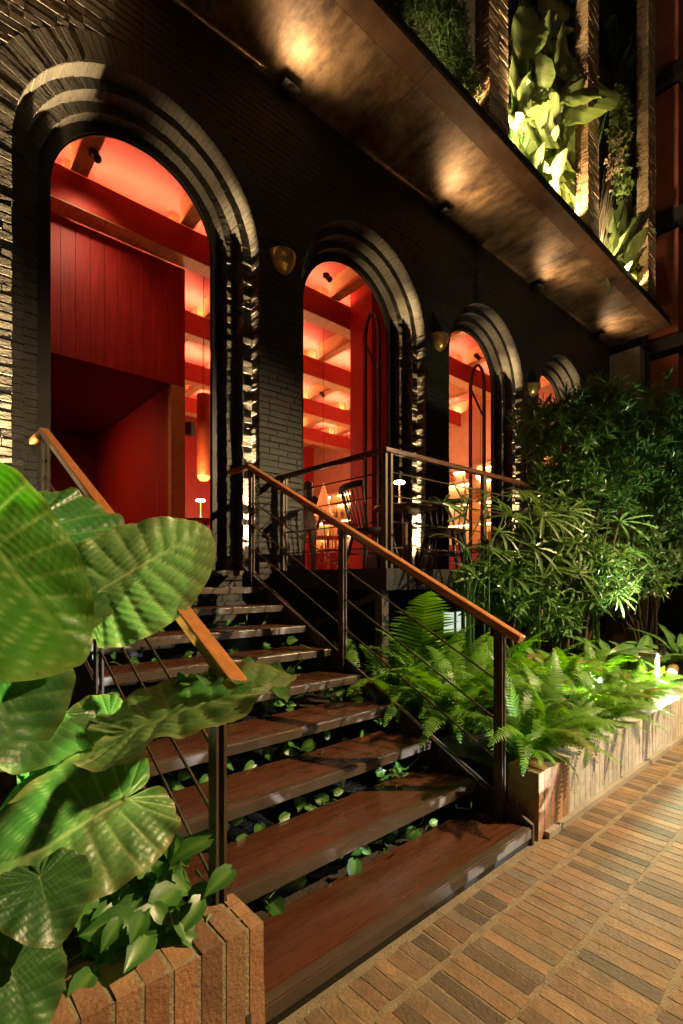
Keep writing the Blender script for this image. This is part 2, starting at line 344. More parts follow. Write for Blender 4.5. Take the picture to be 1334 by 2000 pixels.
# running-bond courses of the wall face, stopped at the arch rings
z = .5; row = 0
while z < SOF - .03:
    h = .056; zc = z + h / 2; spans = [(-1.6, 12.27)]
    for xc in ARCH_X:
        if zc < ORD_Z[0]:
            if zc < LAND: continue
            hw = ORD_R[0]
        else:
            q = (ORD_R[0] + .245) ** 2 - (zc - ORD_Z[0]) ** 2
            if q <= 0: continue
            hw = math.sqrt(q)
        ns = []
        for a, b in spans:
            if xc + hw <= a or xc - hw >= b: ns.append((a, b)); continue
            if xc - hw > a: ns.append((a, xc - hw))
            if xc + hw < b: ns.append((xc + hw, b))
        spans = ns
    for a, b in spans:
        x = a; first = True
        while x < b - .01:
            L_ = rnd.uniform(.21, .27)
            if first: L_ *= rnd.choice((1, .5)); 
            x1 = min(x + L_, b)
            if b - x1 < .06: x1 = b
            e0 = rnd.uniform(-.005, .006) if (first and a > -1) else .004; e1 = rnd.uniform(-.006, .005) if (x1 == b and b < 12) else -.004
            B = box8(x + e0, x1 + e1, WALL_Y + rnd.uniform(-.003, .002), ORD_Y[1] + .02, z, z + h - rnd.uniform(0, .006)); bricks.append(jit(B, .0025)); x = x1; first = False
    z += .068; row += 1
def in_view(c, u, v):                       # lit or near enough to be told apart, not behind the plants on the left
    return not (u < 60 and v > 880) and not (v > 1110)
place_bricks(bricks, wall_o, PB, keep=in_view)

# soffit of the storey above, its outer strip, the slab and the dark wall over it
for k in range(7):
    x0 = -1.9 + k * 2.03; sp = MB().box(x0, x0 + 2.022, 3.503, WALL_Y + .5, SOF, SOF + .05).build('soffit_panel', SOFM, bld)
    ed = MB(); V = [(x0, 3.5, SOF), (x0 + 2.022, 3.5, SOF), (x0 + 2.022, 3.27, SOF + .015), (x0, 3.27, SOF + .015)]
    ed.add(V + [(a, b, c + .05) for a, b, c in V], [[0, 1, 2, 3], [7, 6, 5, 4], [0, 4, 5, 1], [2, 6, 7, 3], [1, 5, 6, 2], [3, 7, 4, 0]]).build('soffit_edge', SOFE, bld)
MB().box(-2.5, 12.3, 3.30, 5.2, SOF + .07, SOF + .2).build('slab', DARKB, bld)
MB().box(-2.5, 12.3, 4.45, 4.7, SOF + .2, 13).build('upper_wall', DARKB, bld)
# brick fins of the storey above
finb = []
for k, fx in enumerate((-.35, 2.5, 5.38, 8.25, 11.1)):
    MB().box(fx + .012, fx + .42, 3.362, 3.545, SOF + .2, 14.5).build('fin', MORT, bld)
    z = SOF + .21
    while z < (9.4 if k < 3 else 14):
        for (a, b, c, d) in ((fx, fx + .205, 3.35, 3.46), (fx + .215, fx + .432, 3.35, 3.46)): finb.append(jit(box8(a, b, c + rnd.uniform(-.005, .005), d, z, z + .045), .003))
        finb.append(jit(box8(fx + rnd.uniform(-.014, .006), fx + .1, 3.47, 3.555, z, z + .045), .004))
        z += .057
fin_brick = [b for b in finb]
place_bricks(fin_brick, bld, FINB, name='fin_brick', rest='fin_brickwork', limit=120)

# interior: floor, ceiling, beams, walls
fl = MB().box(-4, 11.5, 4.53, 14.6, LAND - .09, LAND - .002).build('floor', REDD); tag(fl, kind='structure')
cl = MB().box(-4, 11.5, 5.02, 14.6, 6.16, 6.3).build('ceiling', REDP, bld)
BEAM_Y = [6.02, 7.9, 9.78, 11.66]
LEDM = emis('led_strip', (1, .58, .33), 105); LEDS = emis('led_strip_dim', (1, .5, .25), 15)
for by in BEAM_Y:
    b = MB().box(-4, 11.28, by, by + .25, 5.50, 5.83).box(-4, 11.28, by + .001, by + .013, 5.831, 5.862).box(-4, 11.28, by + .237, by + .249, 5.831, 5.862).build('main_beam', REDB, bld)
    MB().box(-4, 11.27, by + .004, by + .246, 5.488, 5.499).build('beam_soffit', ORGW, b)
    MB().box(-4, 11.25, by + .018, by + .034, 5.832, 5.85).build('light_strip', LEDS if by < 6.1 else LEDM, b); MB().box(-4, 11.25, by + .216, by + .232, 5.832, 5.85).build('light_strip', LEDM, b)
for k in range(-3, 9):
    x = 1.375 + 1.24 * k
    for (a, b) in ((5.03, 6.015), (6.275, 7.895), (8.155, 9.775), (10.035, 11.655), (11.915, 14.5)):
        MB().box(x, x + .17, a, b, 5.86, 6.16).build('cross_beam', ORGW, bld)
MB().box(-4, 11.5, 14.3, 14.6, LAND, 6.2).build('back_wall', REDW, bld)
MB().box(11.3, 11.5, 5.02, 14.3, 4.32, 6.16).build('end_wall', ORGP, bld)
MB().box(11.45, 11.5, 5.02, 14.3, LAND, 4.32).build('end_wall', ORGP, bld)
MB().box(-4.2, -4, 4.6, 14.6, 0, 6.3).build('side_wall', REDD, bld)
MB().box(-4, ARCH_X[0] - ORD_R[3] - .05, 5.0, 5.1, LAND, 6.2).build('inner_wall', REDD, bld)
for k in range(3): MB().box(ARCH_X[k] + ORD_R[3] + .34, ARCH_X[k + 1] - ORD_R[3] - .02, 5.0, 5.1, LAND, 6.2).build('inner_wall', REDD, bld)
MB().box(ARCH_X[3] + ORD_R[3] + .4, 11.3, 5.0, 5.1, LAND, 6.2).build('inner_wall', REDD, bld)
for xc in ARCH_X:                                                   # lintel filling above each arch on the room side
    pr = profile(xc, ORD_R[3] + .26, ORD_Z[3] + .05); n = len(pr); m = MB()
    m.add([(x, 5.11, z) for x, z, t in pr] + [(min(max(q[0], xc - 1.1), xc + 1.1), 5.11, min(q[1], 6.2)) for q in (outer(p, xc, ORD_Z[3]) for p in pr)], [[i, i + 1, n + i + 1, n + i] for i in range(n - 1)])
    m.build('lintel', REDD, bld)
# boxed-in room of red boards behind the first arch, dark underside, boarded wall running back under it
rb = thing('red_mezzanine', 'tall red boarded box hanging inside the nearest arch above a dark recess', 'partition', (0, 6.3, LAND))
m_ = MB().box(-3.9, 2.81, 6.32, 11.6, 3.94, 5.49).build('core', REDD, rb)
x = -3.0
while x < 2.8:
    w = min(.155, 2.81 - x); MB().box(x, x + w - .004, 6.30, 6.32, 3.93, 5.487).build('panel_board', REDW, rb); x += .155
MB().box(2.62, 2.81, 6.303, 6.40, LAND, 3.93).build('end_post', ORGW, rb)
y = 6.41
while y < 11.5:
    MB().box(2.625, 2.66, y, y + .15, LAND, 3.935).build('wall_board', REDW, rb); y += .156
MB().box(2.66, 2.8, 6.41, 11.5, LAND, 3.93).build('wall_core', REDD, rb)
MB().box(-3.9, 2.62, 9.6, 9.7, LAND, 3.93).build('recess_back', REDD, rb)
# ------------------------------------------------------------------ planters
def jit2(B, a):
    q = rng.uniform(-a, a, B.shape); q[:, 1] *= .15; return B + q
def planter(name, label, x0, x1, end, bm, bm2=None):
    p = thing(name, label, 'planter', ((x0 + x1) / 2, 1.38, 0))
    xs = x0 + .38 if bm2 else x1 - .008
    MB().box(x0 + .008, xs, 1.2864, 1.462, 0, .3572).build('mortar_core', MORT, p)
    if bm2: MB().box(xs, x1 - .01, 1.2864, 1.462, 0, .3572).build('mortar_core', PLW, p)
    bl = []; x = x0 if end > 0 else x1; k = 0
    while (x < x1 - .03) if end > 0 else (x > x0 + .03):
        w = rnd.uniform(.054, .064); a, b = (x, x + w) if end > 0 else (x - w, x)
        ch = rnd.uniform(.004, .016)
        segs = ((1.285, 1.337), (1.349, 1.403), (1.415, 1.468)) if k == 0 else ((1.285, 1.468),)
        for (ya, yb) in segs:
            B = jit2(box8(a, b, ya, yb, -.01, .36 + rnd.uniform(-.001, .004)), .0012 if k < 5 or not bm2 else .0008)
            if ya < 1.29: B[[1, 5], 2] -= ch * .4         # worn top front arris
            if k == 0: B[[1, 3] if end > 0 else [5, 7], 0] += (.014 if end > 0 else -.014)
            bl.append((B, k))
        x += (w + rnd.uniform(.012, .017)) * (1 if end > 0 else -1); k += 1
    for B, k in bl:
        me = bpy.data.meshes.new('brick'); me.from_pydata([tuple(q) for q in B], [], BOXF.tolist())
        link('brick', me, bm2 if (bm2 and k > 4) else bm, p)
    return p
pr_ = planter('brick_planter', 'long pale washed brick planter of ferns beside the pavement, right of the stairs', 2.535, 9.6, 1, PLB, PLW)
MB().box(2.6, 9.6, 1.255, 1.29, -.01, .035).build('base_ledge', CONC, pr_)
pl_ = planter('brick_planter', 'orange brick planter at the lower left with thick mortar joints and dark leaves', -1.6, .83, -1, PLB)
sl = MB().box(2.58, 10.5, 1.45, 4.49, -.1, .30).build('soil_bed', SOIL); tag(sl, kind='structure')
sl = MB().box(-3.0, .72, 1.45, 4.49, -.1, .30).build('soil_bed', SOIL); tag(sl, kind='structure')
sl = MB(); sl.add([(.78, 1.45, .02), (2.47, 1.45, .02), (2.47, 4.45, .55), (.78, 4.45, .55)], [[0, 1, 2, 3]]); o = sl.build('soil_bed', SOIL); tag(o, kind='structure')

# ------------------------------------------------------------------ staircase
st = thing('staircase', 'open timber stairs on steel stringers with handrails climbing to the arches', 'stairs', (1.62, 2.8, 0))
for k in range(10):
    y0, z0 = TR_Y0 + TR_G * k, TR_Z0 + TR_H * k; d = .345 if k < 9 else .34
    t = MB().box(ST_L + .022, ST_R - .022, y0 + .006, y0 + d, z0 - .016, z0).build('tread', TWOOD, st); bevel(t, .003)
    n = MB().box(ST_L + .02, ST_R - .02, y0, y0 + .0055, z0 - .05, z0 - .003); n.box(ST_L + .022, ST_R - .022, y0 + .0055, y0 + d - .02, z0 - .05, z0 - .0165); n.box(ST_L + .024, ST_R - .024, y0 + .007, y0 + .042, z0 + .0002, z0 + .0025); bevel(n.build('nosing', STEEL, t), .0012)
MB().box(ST_L + .01, ST_R - .01, TR_Y0 + .012, TR_Y0 + .03, .004, TR_Z0 - .051).build('kick_plate', BLK, st)
for x0 in (ST_L, ST_R - .018):
    s = TR_H / TR_G; ya, yb = TR_Y0 - .004, TR_Y0 + TR_G * 9 + .06
    def zl(y): return TR_Z0 + .018 + s * (y - TR_Y0)
    prof = [(ya, zl(ya)), (yb, zl(yb)), (yb, zl(yb) - .33), (ya + .42, .0), (ya, 0)]
    m = MB(); m.add([(x0, a, b) for a, b in prof] + [(x0 + .018, a, b) for a, b in prof], [[0, 1, 2, 3, 4], [9, 8, 7, 6, 5]] + [[i, 5 + i, 5 + (i + 1) % 5, (i + 1) % 5] for i in range(5)]); m.build('stringer', STEEL, st)
MB().box(ST_L - .3, ST_R + .3, TR_Y0 + TR_G * 9 + .35, 4.52, LAND - .06, LAND - .003).build('landing', STEEL, st)
for side, X in (('left', .765), ('right', 2.462)):
    y_lo, y_hi = 1.34, 4.10; zr = lambda y: 1.085 + .502 * (y - 1.36)
    r = MB().beam((X, y_lo, zr(y_lo)), (X, y_hi, zr(y_hi)), .062, .042); r = r.build('handrail', RAILW, st); bevel(r, .008, 3)
    r2 = MB().beam((X, y_hi - .02, zr(y_hi) - .001), (X, 4.47, zr(y_hi) - .001), .062, .042).build('handrail', RAILW, st); bevel(r2, .008, 3)
    fb = MB().beam((X, y_lo + .08, zr(y_lo + .08) - .03), (X, y_hi, zr(y_hi) - .03), .03, .012).build('rail_flat', STEEL, st)
    posts = [(1.47, TR_Z0 - .03), (2.77, TR_Z0 + 4 * TR_H - .02), (4.06, TR_Z0 + 8 * TR_H - .03)]
    for (py, pz) in posts:
        for dx in (-.014, .014):
            MB().box(X + dx - .005, X + dx + .005, py - .026, py + .026, pz, zr(py) - .028).build('post', STEEL, st)
        bo = MB()
        for zz in (pz + .15, (pz + zr(py)) / 2, zr(py) - .2): bo.tube([(X - .024, py, zz), (X + .024, py, zz)], .008, 6)
        bo.build('post_bolt', STEEL, st)
    for off in (.31, .53, .75, .965):
        a, b = posts[0], posts[2]
        MB().tube([(X, a[0], zr(a[0]) - off), (X, b[0], zr(b[0]) - off)], .0065, 6).build('rail_rod', STEEL, st)

# ------------------------------------------------------------------ balcony terrace in front of arches two and three
bal = thing('balcony', 'raised steel terrace with timber railing in front of the second arch', 'balcony', (5.2, 3.7, LAND))
MB().box(3.03, 8.3, 2.86, 4.49, LAND - .045, LAND).build('deck', TWOOD, bal)
fa = MB().box(3.0, 8.3, 2.83, 2.858, LAND - .17, LAND + .012).box(3.0, 3.028, 2.858, 4.49, LAND - .17, LAND + .012).build('fascia', BLK, bal)
zt = 2.485
bevel(MB().beam((3.05, 2.865, zt), (3.05, 4.49, zt), .05, .045).build('top_rail', TWOOD, bal), .006); bevel(MB().beam((3.0251, 2.88, zt - .001), (7.4, 2.88, zt - .001), .05, .045).build('top_rail', TWOOD, bal), .006)
for (px, py) in ((3.05, 2.90), (3.10, 2.88), (3.05, 4.40), (3.085, 4.40), (4.5, 2.88), (4.53, 2.88), (5.95, 2.88), (7.35, 2.88)):
    MB().box(px - .012, px + .012, py - .026 if py != 2.88 else py - .02, py + .026 if py != 2.88 else py + .02, LAND - .15, zt - .022).build('post', STEEL, bal)
for h in (.22, .44, .66, .86):
    MB().tube([(3.05, 2.9, LAND + h - .03), (3.05, 4.4, LAND + h - .03)], .006, 6).build('rail_rod', STEEL, bal); MB().tube([(3.1, 2.88, LAND + h - .03), (7.35, 2.88, LAND + h - .03)], .006, 6).build('rail_rod', STEEL, bal)
for px in (3.06, 5.6, 8.0): MB().box(px - .04, px + .04, 2.9, 2.98, .28, LAND - .17).build('column', STEEL, bal)
MB().beam((3.08, 2.95, LAND - .19), (3.08, 4.4, .75), .04, .05).build('brace', STEEL, bal)
MB().box(3.05, 8.2, 3.6, 3.66, LAND - .16, LAND - .05).build('joist', STEEL, bal)
# basement window glowing under the terrace
bw = thing('basement_window', 'small pale lit window low on the wall behind the ferns', 'window', (6.2, 4.4, .85))
g = at(905, 1217, 7.35); gx = g.x; gz = g.z
MB().box(gx - .3, gx + .3, 4.47, 4.48, gz - .16, gz + .16).build('pane', emis('window_light', (.75, .9, .72), .9), bw)
fm = MB()
for (a, b, c, d) in ((-.34, .34, .16, .2), (-.34, .34, -.2, -.16), (-.34, -.3, -.16, .16), (.3, .34, -.16, .16), (-.012, .012, -.16, .16)): fm.box(gx + a, gx + b, 4.44, 4.485, gz + c, gz + d)
fm.build('frame', STEEL, bw)

# ------------------------------------------------------------------ lamps
# brass half-bowl wall lamps, one on each pier
order = ['between the first and second arch', 'between the second and third arch', 'between the third and last arch']
for k in range(3):
    x = PIER_X[k]; z = 4.93; w = thing('wall_sconce', 'brass half bowl wall lamp on the pier ' + order[k], 'wall lamp', (x, 4.49, z - .1), group='brass lamps on the piers')
    m = MB(); m.lathe([(.152, .0), (.155, -.02), (.148, -.07), (.125, -.13), (.09, -.175), (.05, -.2), (.0, -.21)], (x, 4.492, z), 20, math.pi, 2 * math.pi)
    m.lathe([(.0, -.2), (.05, -.19), (.085, -.165), (.12, -.12), (.143, -.06), (.152, .0)], (x, 4.492, z), 20, math.pi, 2 * math.pi); m.build('bowl', BRASS, w, True)
    MB().box(x - .06, x + .06, 4.482, 4.4935, z - .2, z + .04).build('back_plate', BRASS, w)
# little black spotlights where the wall meets the soffit
on = ['nearest', 'second', 'third', 'farthest']
for k in range(4):
    x = PIER_X[k] + .02; w = thing('soffit_spotlight', 'small black spotlight under the bronze soffit, %s from the stairs' % on[k], 'spotlight', (x, 4.4, SOF - .1), group='spotlights along the soffit')
    m = MB().box(x - .05, x + .05, 4.42, 4.494, SOF - .13, SOF - .01); m.tube([(x, 4.4, SOF - .08), (x, 4.31, SOF - .115)], [.03, .03], 12); m.build('housing', BLK, w)
    MB().box(x - .10, x + .10, 4.30, 4.48, SOF - .10, SOF - .092).build('shade', BLK, w)
    spot((x, 4.30, SOF - .40), (x + .05, 3.3, SOF + .09), 66, (1, .66, .34), 142, 1, .12); 
# uplights in the landing at each jamb
nm = ['first', 'second', 'third', 'last']
for k, xc in enumerate(ARCH_X):
    for s in (-1, 1):
        x = xc + s * 1.025; w = thing('jamb_uplight', 'recessed floor uplight at the %s jamb of the %s arch' % ('left' if s < 0 else 'right', nm[k]), 'uplight', (x, 4.61, LAND), group='uplights at the arch jambs')
        MB().lathe([(.032, 0), (.032, .012), (.024, .014), (.024, .008), (0, .008)], (x, 4.61, LAND), 14).build('rim', STEEL, w); 
        MB().lathe([(.023, .009), (0, .0095)], (x, 4.61, LAND), 14).build('lens', emis('uplight_lens', (1, .75, .45), 3), w)
        spot((x, 4.607, LAND + .03), (x + s * .074, 4.66, LAND + 1.03), 34000 if s > 0 else (11000 if k else 300), (1, .66, .30), 17, 1, .004)
        if s > 0: spot((x, 4.607, LAND + .03), (x + .02, 4.67, LAND + 2.5), 2600, (1, .64, .28), 29, 1, .004)
        MB().box(x - .045, x + .045, 4.595, 4.6025, LAND, LAND + .27).build('shield', BLK, w)
w = thing('jamb_uplight', 'recessed floor uplight washing the wall left of the first arch', 'uplight', (.4, 4.3, .3), group='uplights at the arch jambs')
MB().lathe([(.04, 0), (.04, .012), (.03, .014), (.03, .008), (0, .008)], (.4, 4.3, .3), 14).build('rim', STEEL, w); MB().box(.22, .6, 4.25, 4.258, .3, 1.0).build('shield', BLK, w); spot((.4, 4.29, .5), (.47, 4.46, 4.2), 42000, (1, .66, .30), 20, 1, .01)
# uplights in the upper planting
nb = ['first lit fin', 'second lit fin', 'third lit fin']
for k, fx in enumerate((5.38, 8.25, 11.1)):
    w = thing('planting_uplight', 'hidden uplight at the foot of the %s above the soffit' % nb[k], 'uplight', (fx - .25, 3.6, SOF + .2), group='uplights in the upper planting')
    m = MB().tube([(fx - .22, 3.55, SOF + .2), (fx - .2, 3.56, SOF + .32)], .04, 10); m.build('housing', BLK, w)
    spot((fx - .2, 3.55, SOF + .36), (fx + .02, 3.62, 9.3), 420, (1, .70, .34), 100, .8, .04)
    spot((fx + .75, 3.2, SOF + .3), (fx + .2, 3.36, 9.2), 34, (1, .72, .36), 80, .9, .04)  # added bare spot, stands in for street glow on the fin fronts
    if k:
        for dx, tx in ((.5, 1.75), (2.3, 1.7)): spot((fx - dx, 3.3, SOF + .3), (fx - tx, 3.72, 8.7 if k == 1 else 7.6), 1250 if k == 1 else 700, (1, .8, .42), 84, .9, .05)
# brass garden spot on the right-hand planter, aimed into the ferns
p = at(1316, 1312, 4.75); gs = thing('garden_spotlight', 'small brass spotlight beside the white box on the planter, aimed at the ferns', 'spotlight', (p.x, p.y, .36))
m = MB().tube([(p.x + .1, p.y + .03, p.z + .02), (p.x - .1, p.y + .0, p.z - .0)], [.045, .05], 14, cap=False); m.build('barrel', BRASS, gs, True)
MB().tube([(p.x, p.y + .02, .3), (p.x, p.y + .02, p.z - .03)], .01, 6).build('stake', BLK, gs); MB().tube([(p.x - .045, p.y, p.z), (p.x - .05, p.y, p.z)], .044, 14).build('lens', emis('garden_lens', (.85, 1, .75), 1.5), gs)
spot((p.x - .11, p.y - .01, p.z + .02), (3.5, 1.85, .8), 300, (.80, 1, .58), 120, .8, .03)
p2 = at(1292, 1325, 4.65); bx = thing('white_box', 'small white box with a red sticker on the planter among the ferns', 'box', (p2.x, p2.y, .36))
bevel(MB().box(p2.x - .07, p2.x + .05, p2.y + .03, p2.y + .16, .3, .66).build('body', mat('white_box_paint', (.7, .68, .62), .6, var=.12), bx), .006)
MB().box(p2.x - .08, p2.x + .06, p2.y + .02, p2.y + .17, .664, .70).build('lid', CONC, bx); MB().box(p2.x - .01, p2.x + .04, p2.y + .024, p2.y + .0265, .60, .645).build('sticker', mat('red_sticker', (.6, .05, .04), .5), bx)
# ground spots, some added, hidden in the planting behind the palms and on the left bed
for (nm_, lb, loc, tgt, wt, col, an) in (('bed_uplight', 'hidden uplight under the tall shrubs at the right edge', (7.6, 2.1, .42), (7.3, 2.6, 2.6), 320, (1, .86, .5), 110),
        ('bed_uplight', 'hidden uplight under the palms in front of the terrace', (4.4, 1.75, .45), (4.9, 2.4, 2.4), 70, (.85, 1, .6), 110),
        ('bed_uplight', 'added uplight at the foot of the tall shrub', (5.35, 1.5, .8), (6.15, 2.4, 2.9), 240, (.9, 1, .7), 90),  # added lamp, lifts the dark crown of the tall shrub
        ('bed_uplight', 'added uplight low among the ferns at the planter edge', (3.95, 1.5, .42), (2.9, 1.95, .62), 105, (.8, 1, .6), 120),  # added second lamp to brighten the ferns away from the brass spot
        ('bed_uplight', 'added uplight under the plants hanging over the soffit', (4.4, 3.4, SOF + .3), (4.7, 3.6, 8.3), 26, (1, .8, .4), 110),  # added lamp to brighten the hanging foliage
        ('bed_uplight', 'hidden uplight among the large leaves at the lower left', (.1, 2.0, .42), (.18, 1.5, 1.45), 170, (.85, 1, .5), 90)):
    w = thing(nm_, lb, 'uplight', loc, group='spots hidden in the planting'); MB().tube([(loc[0], loc[1], loc[2] - .12), (loc[0], loc[1], loc[2] - .02)], [.03, .035], 10).build('housing', BLK, w); spot(loc, tgt, wt, col, an, .8, .03)
# assumed street lamp on the pavement side, out of frame behind the camera, that lights pavement and stairs
sx, sy, sz = 6.6, -2.2, 4.9
lp = thing('assumed_street_lamp', 'assumed tall street lamp over the brick pavement opposite the stairs', 'street lamp', (sx + 1.0, sy - .5, 0))
MB().tube([(sx + 1, sy - .5, 0), (sx + 1, sy - .5, sz + .3), (sx + .7, sy - .35, sz + .5), (sx + .1, sy - .05, sz + .42)], [.07, .05, .045, .04], 10).build('pole', BLK, lp)
MB().box(sx - .2, sx + .2, sy - .1, sy + .1, sz + .32, sz + .42).build('head', BLK, lp)
spot((sx, sy, sz + .3), (2.7, 1.4, .1), 4700, (1, .7, .36), 76, .6, .03)

# assumed white flood lamp on the street side, out of frame to the right, lighting the planter
fx_, fy_, fz_ = 6.3, -2.0, 2.3
fl2 = thing('assumed_flood_lamp', 'assumed low white flood lamp on a short post across the pavement', 'street lamp', (fx_, fy_, 0))
MB().tube([(fx_, fy_, 0), (fx_, fy_, fz_ - .05)], .04, 10).build('post', BLK, fl2); MB().obox((fx_ + .06, fy_ - .05, fz_ + .05), (.2, .2, .16), .6).build('head', BLK, fl2)
spot((fx_ - .1, fy_ + .1, fz_ + .05), (3.3, 1.6, .25), 230, (.92, .97, 1), 38, .6, .02)

f3 = thing('assumed_floodlight', 'assumed low white floodlight standing on the pavement across from the stairs', 'street lamp', (3.2, -3.2, 0))  # assumed unseen source of the cool patches on the stair nosings
MB().obox((3.22, -3.26, .22), (.24, .12, .18), .2).build('head', BLK, f3); MB().box(3.1, 3.34, -3.3, -3.2, 0, .12).build('foot', BLK, f3)
spot((3.2, -3.15, .22), (1.9, 2.2, .72), 3200, (.86, .93, 1), 19, .5, .012)
# ------------------------------------------------------------------ plants
def frame_from(T, Nh):
    T = Vector(T).normalized(); N = Vector(Nh); N = (N - T * N.dot(T)).normalized(); B = N.cross(T); return T, B, N
def heart_leaf(name, J, tip, nrm, wfac, mat_, parent, seed, droop=.12, fold=.1, wave=.03, quilt=.008, lobe=.5, nveins=8, cup=0.0, res=(34, 170), roll=0.0, wl=1.0, wr=1.0):
    """arrow-shaped aroid leaf: J where the stalk meets the blade, tip, facing direction"""
    J = Vector(J); tip = Vector(tip); L = (tip - J).length; T, B, N = frame_from(tip - J, nrm); r = np.random.default_rng(seed)
    nr, na = res; ph = np.linspace(-math.pi + .10, math.pi - .10, na); A = np.abs(ph)
    ctrl_a = np.radians([0, 8, 20, 40, 62, 85, 110, 135, 155, 168, 180]); ctrl_r = np.array([1.0, .97, .87, .72, .61, .53, .48, .44, .38, .27, .06]) 
    rad = np.interp(A, ctrl_a, ctrl_r); ker = np.hanning(9); ker /= ker.sum(); rad = np.convolve(np.pad(rad, 4, mode='edge'), ker, 'valid'); rad[A < .05] = 1.0
    rad[A > 2.2] *= (.55 + lobe * .9)
    rho = np.linspace(0, 1, nr) ** .9; RR, PH = np.meshgrid(rho, ph, indexing='ij'); rr = RR * rad[None, :]
    a = rr * np.cos(PH); b = rr * np.sin(PH); ab = np.abs(b); side = np.sign(b)
    # veins: side veins leave the midrib and bend toward the tip; lobes have veins that radiate from the stalk
    q = (a + .32 * ab) / (1 + 1.25 * ab); dv = .9 / nveins; ph_ = (np.mod(q / dv + .5 + .18 * side, 1) - .5) * dv
    qa = np.abs(PH); da = .3; pl = (np.mod(qa / da + .5, 1) - .5) * da * rr
    lobe_w = np.clip((-q) / .05, 0, 1); dist = np.abs(ph_) * (1 - lobe_w) + np.abs(pl) * lobe_w
    vein = np.exp(-(dist / .0065) ** 2) * np.clip(ab / .02, 0, 1) * .85; sec = np.abs(np.mod(ab * 26 + q * 9, 1) - .5); vein = np.maximum(vein, .16 * np.exp(-(sec / .12) ** 2)); mid = np.exp(-(b / .012) ** 2) * (a > -.02); vein = np.maximum(vein, mid)
    arch = (1 - (np.abs(ph_) / (dv / 2)) ** 2) * (1 - lobe_w) + .0
    fine = np.sin(b * 85 + a * 30 + seed) * np.sin(a * 60 - b * 25)
    z = -droop * (np.clip(a, -1, 1.2) ** 2) * np.sign(droop + 1e-9) * 1.0 + fold * ab - cup * ab ** 2 + wave * RR ** 3 * (np.sin(PH * 7 + seed) + .6 * np.sin(PH * 15 + seed * 2.3))
    z += quilt * (-(1 - arch) * .0 + np.maximum(0, 1 - np.abs(ph_) / (dv / 2) * 1.0) * 0) - quilt * 1.5 * np.exp(-(dist / .02) ** 2) * np.clip(rr / .15, 0, 1) + quilt * .5 * fine * np.clip(rr / .2, 0, 1) * (1 - vein)
    bb = b * wfac * np.where(b > 0, wl, wr)
    V = np.array(J)[None, None] + L * (a[..., None] * np.array(T) + bb[..., None] * np.array(B) + z[..., None] * np.array(N)); V = V.reshape(-1, 3)
    idx = np.arange(nr * na).reshape(nr, na); F = np.stack([idx[:-1, :-1], idx[1:, :-1], idx[1:, 1:], idx[:-1, 1:]], -1).reshape(-1, 4)
    me = mesh_np(name, V, F, True)
    for nm2, arr in (('vein', vein), ('edge', np.clip((RR - .8) / .2, 0, 1) ** 2 * (r.random() * .6 + .5))):
        at_ = me.attributes.new(nm2, 'FLOAT', 'POINT'); at_.data.foreach_set('value', arr.astype(np.float32).ravel())
    return link(name, me, mat_, parent)

# big-leaved plant at the left edge
alo = thing('elephant_ear_plant', 'big elephant ear plant with huge veined leaves at the left edge', 'plant', (-.35, 1.65, .3))
def AL(J, T, n, w, m, seed, **k):
    Jp, Tp = at(*J), at(*T); heart_leaf('leaf', Jp, Tp, n, w, m, alo, seed, **k); return Jp
toCam = lambda p: (Vector((0, 0, EYE)) - p).normalized()
stems = []
# A: bright near leaf at the edge, lit through
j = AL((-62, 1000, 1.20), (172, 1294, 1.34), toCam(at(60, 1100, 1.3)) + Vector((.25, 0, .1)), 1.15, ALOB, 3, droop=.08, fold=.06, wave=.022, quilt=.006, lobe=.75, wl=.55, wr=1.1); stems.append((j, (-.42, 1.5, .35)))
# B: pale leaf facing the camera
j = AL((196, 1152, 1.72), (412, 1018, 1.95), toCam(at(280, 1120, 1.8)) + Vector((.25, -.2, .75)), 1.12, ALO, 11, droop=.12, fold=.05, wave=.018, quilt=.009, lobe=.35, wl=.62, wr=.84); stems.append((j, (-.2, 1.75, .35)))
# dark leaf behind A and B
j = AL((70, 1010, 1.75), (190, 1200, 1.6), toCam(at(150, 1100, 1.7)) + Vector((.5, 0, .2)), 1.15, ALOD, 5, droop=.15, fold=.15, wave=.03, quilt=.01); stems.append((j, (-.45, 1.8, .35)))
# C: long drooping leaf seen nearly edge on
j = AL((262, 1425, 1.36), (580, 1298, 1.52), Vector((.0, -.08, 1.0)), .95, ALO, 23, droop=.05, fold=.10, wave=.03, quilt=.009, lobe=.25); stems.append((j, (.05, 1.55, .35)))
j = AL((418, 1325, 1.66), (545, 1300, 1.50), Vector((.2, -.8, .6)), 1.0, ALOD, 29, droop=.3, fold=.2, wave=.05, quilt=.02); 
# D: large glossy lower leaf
j = AL((245, 1560, 1.30), (-60, 1735, 1.02), toCam(at(120, 1640, 1.15)) + Vector((.25, -.1, .75)), .95, ALO, 31, droop=.1, fold=-.05, wave=.03, quilt=.008, lobe=.4); stems.append((j, (.15, 1.62, .35)))
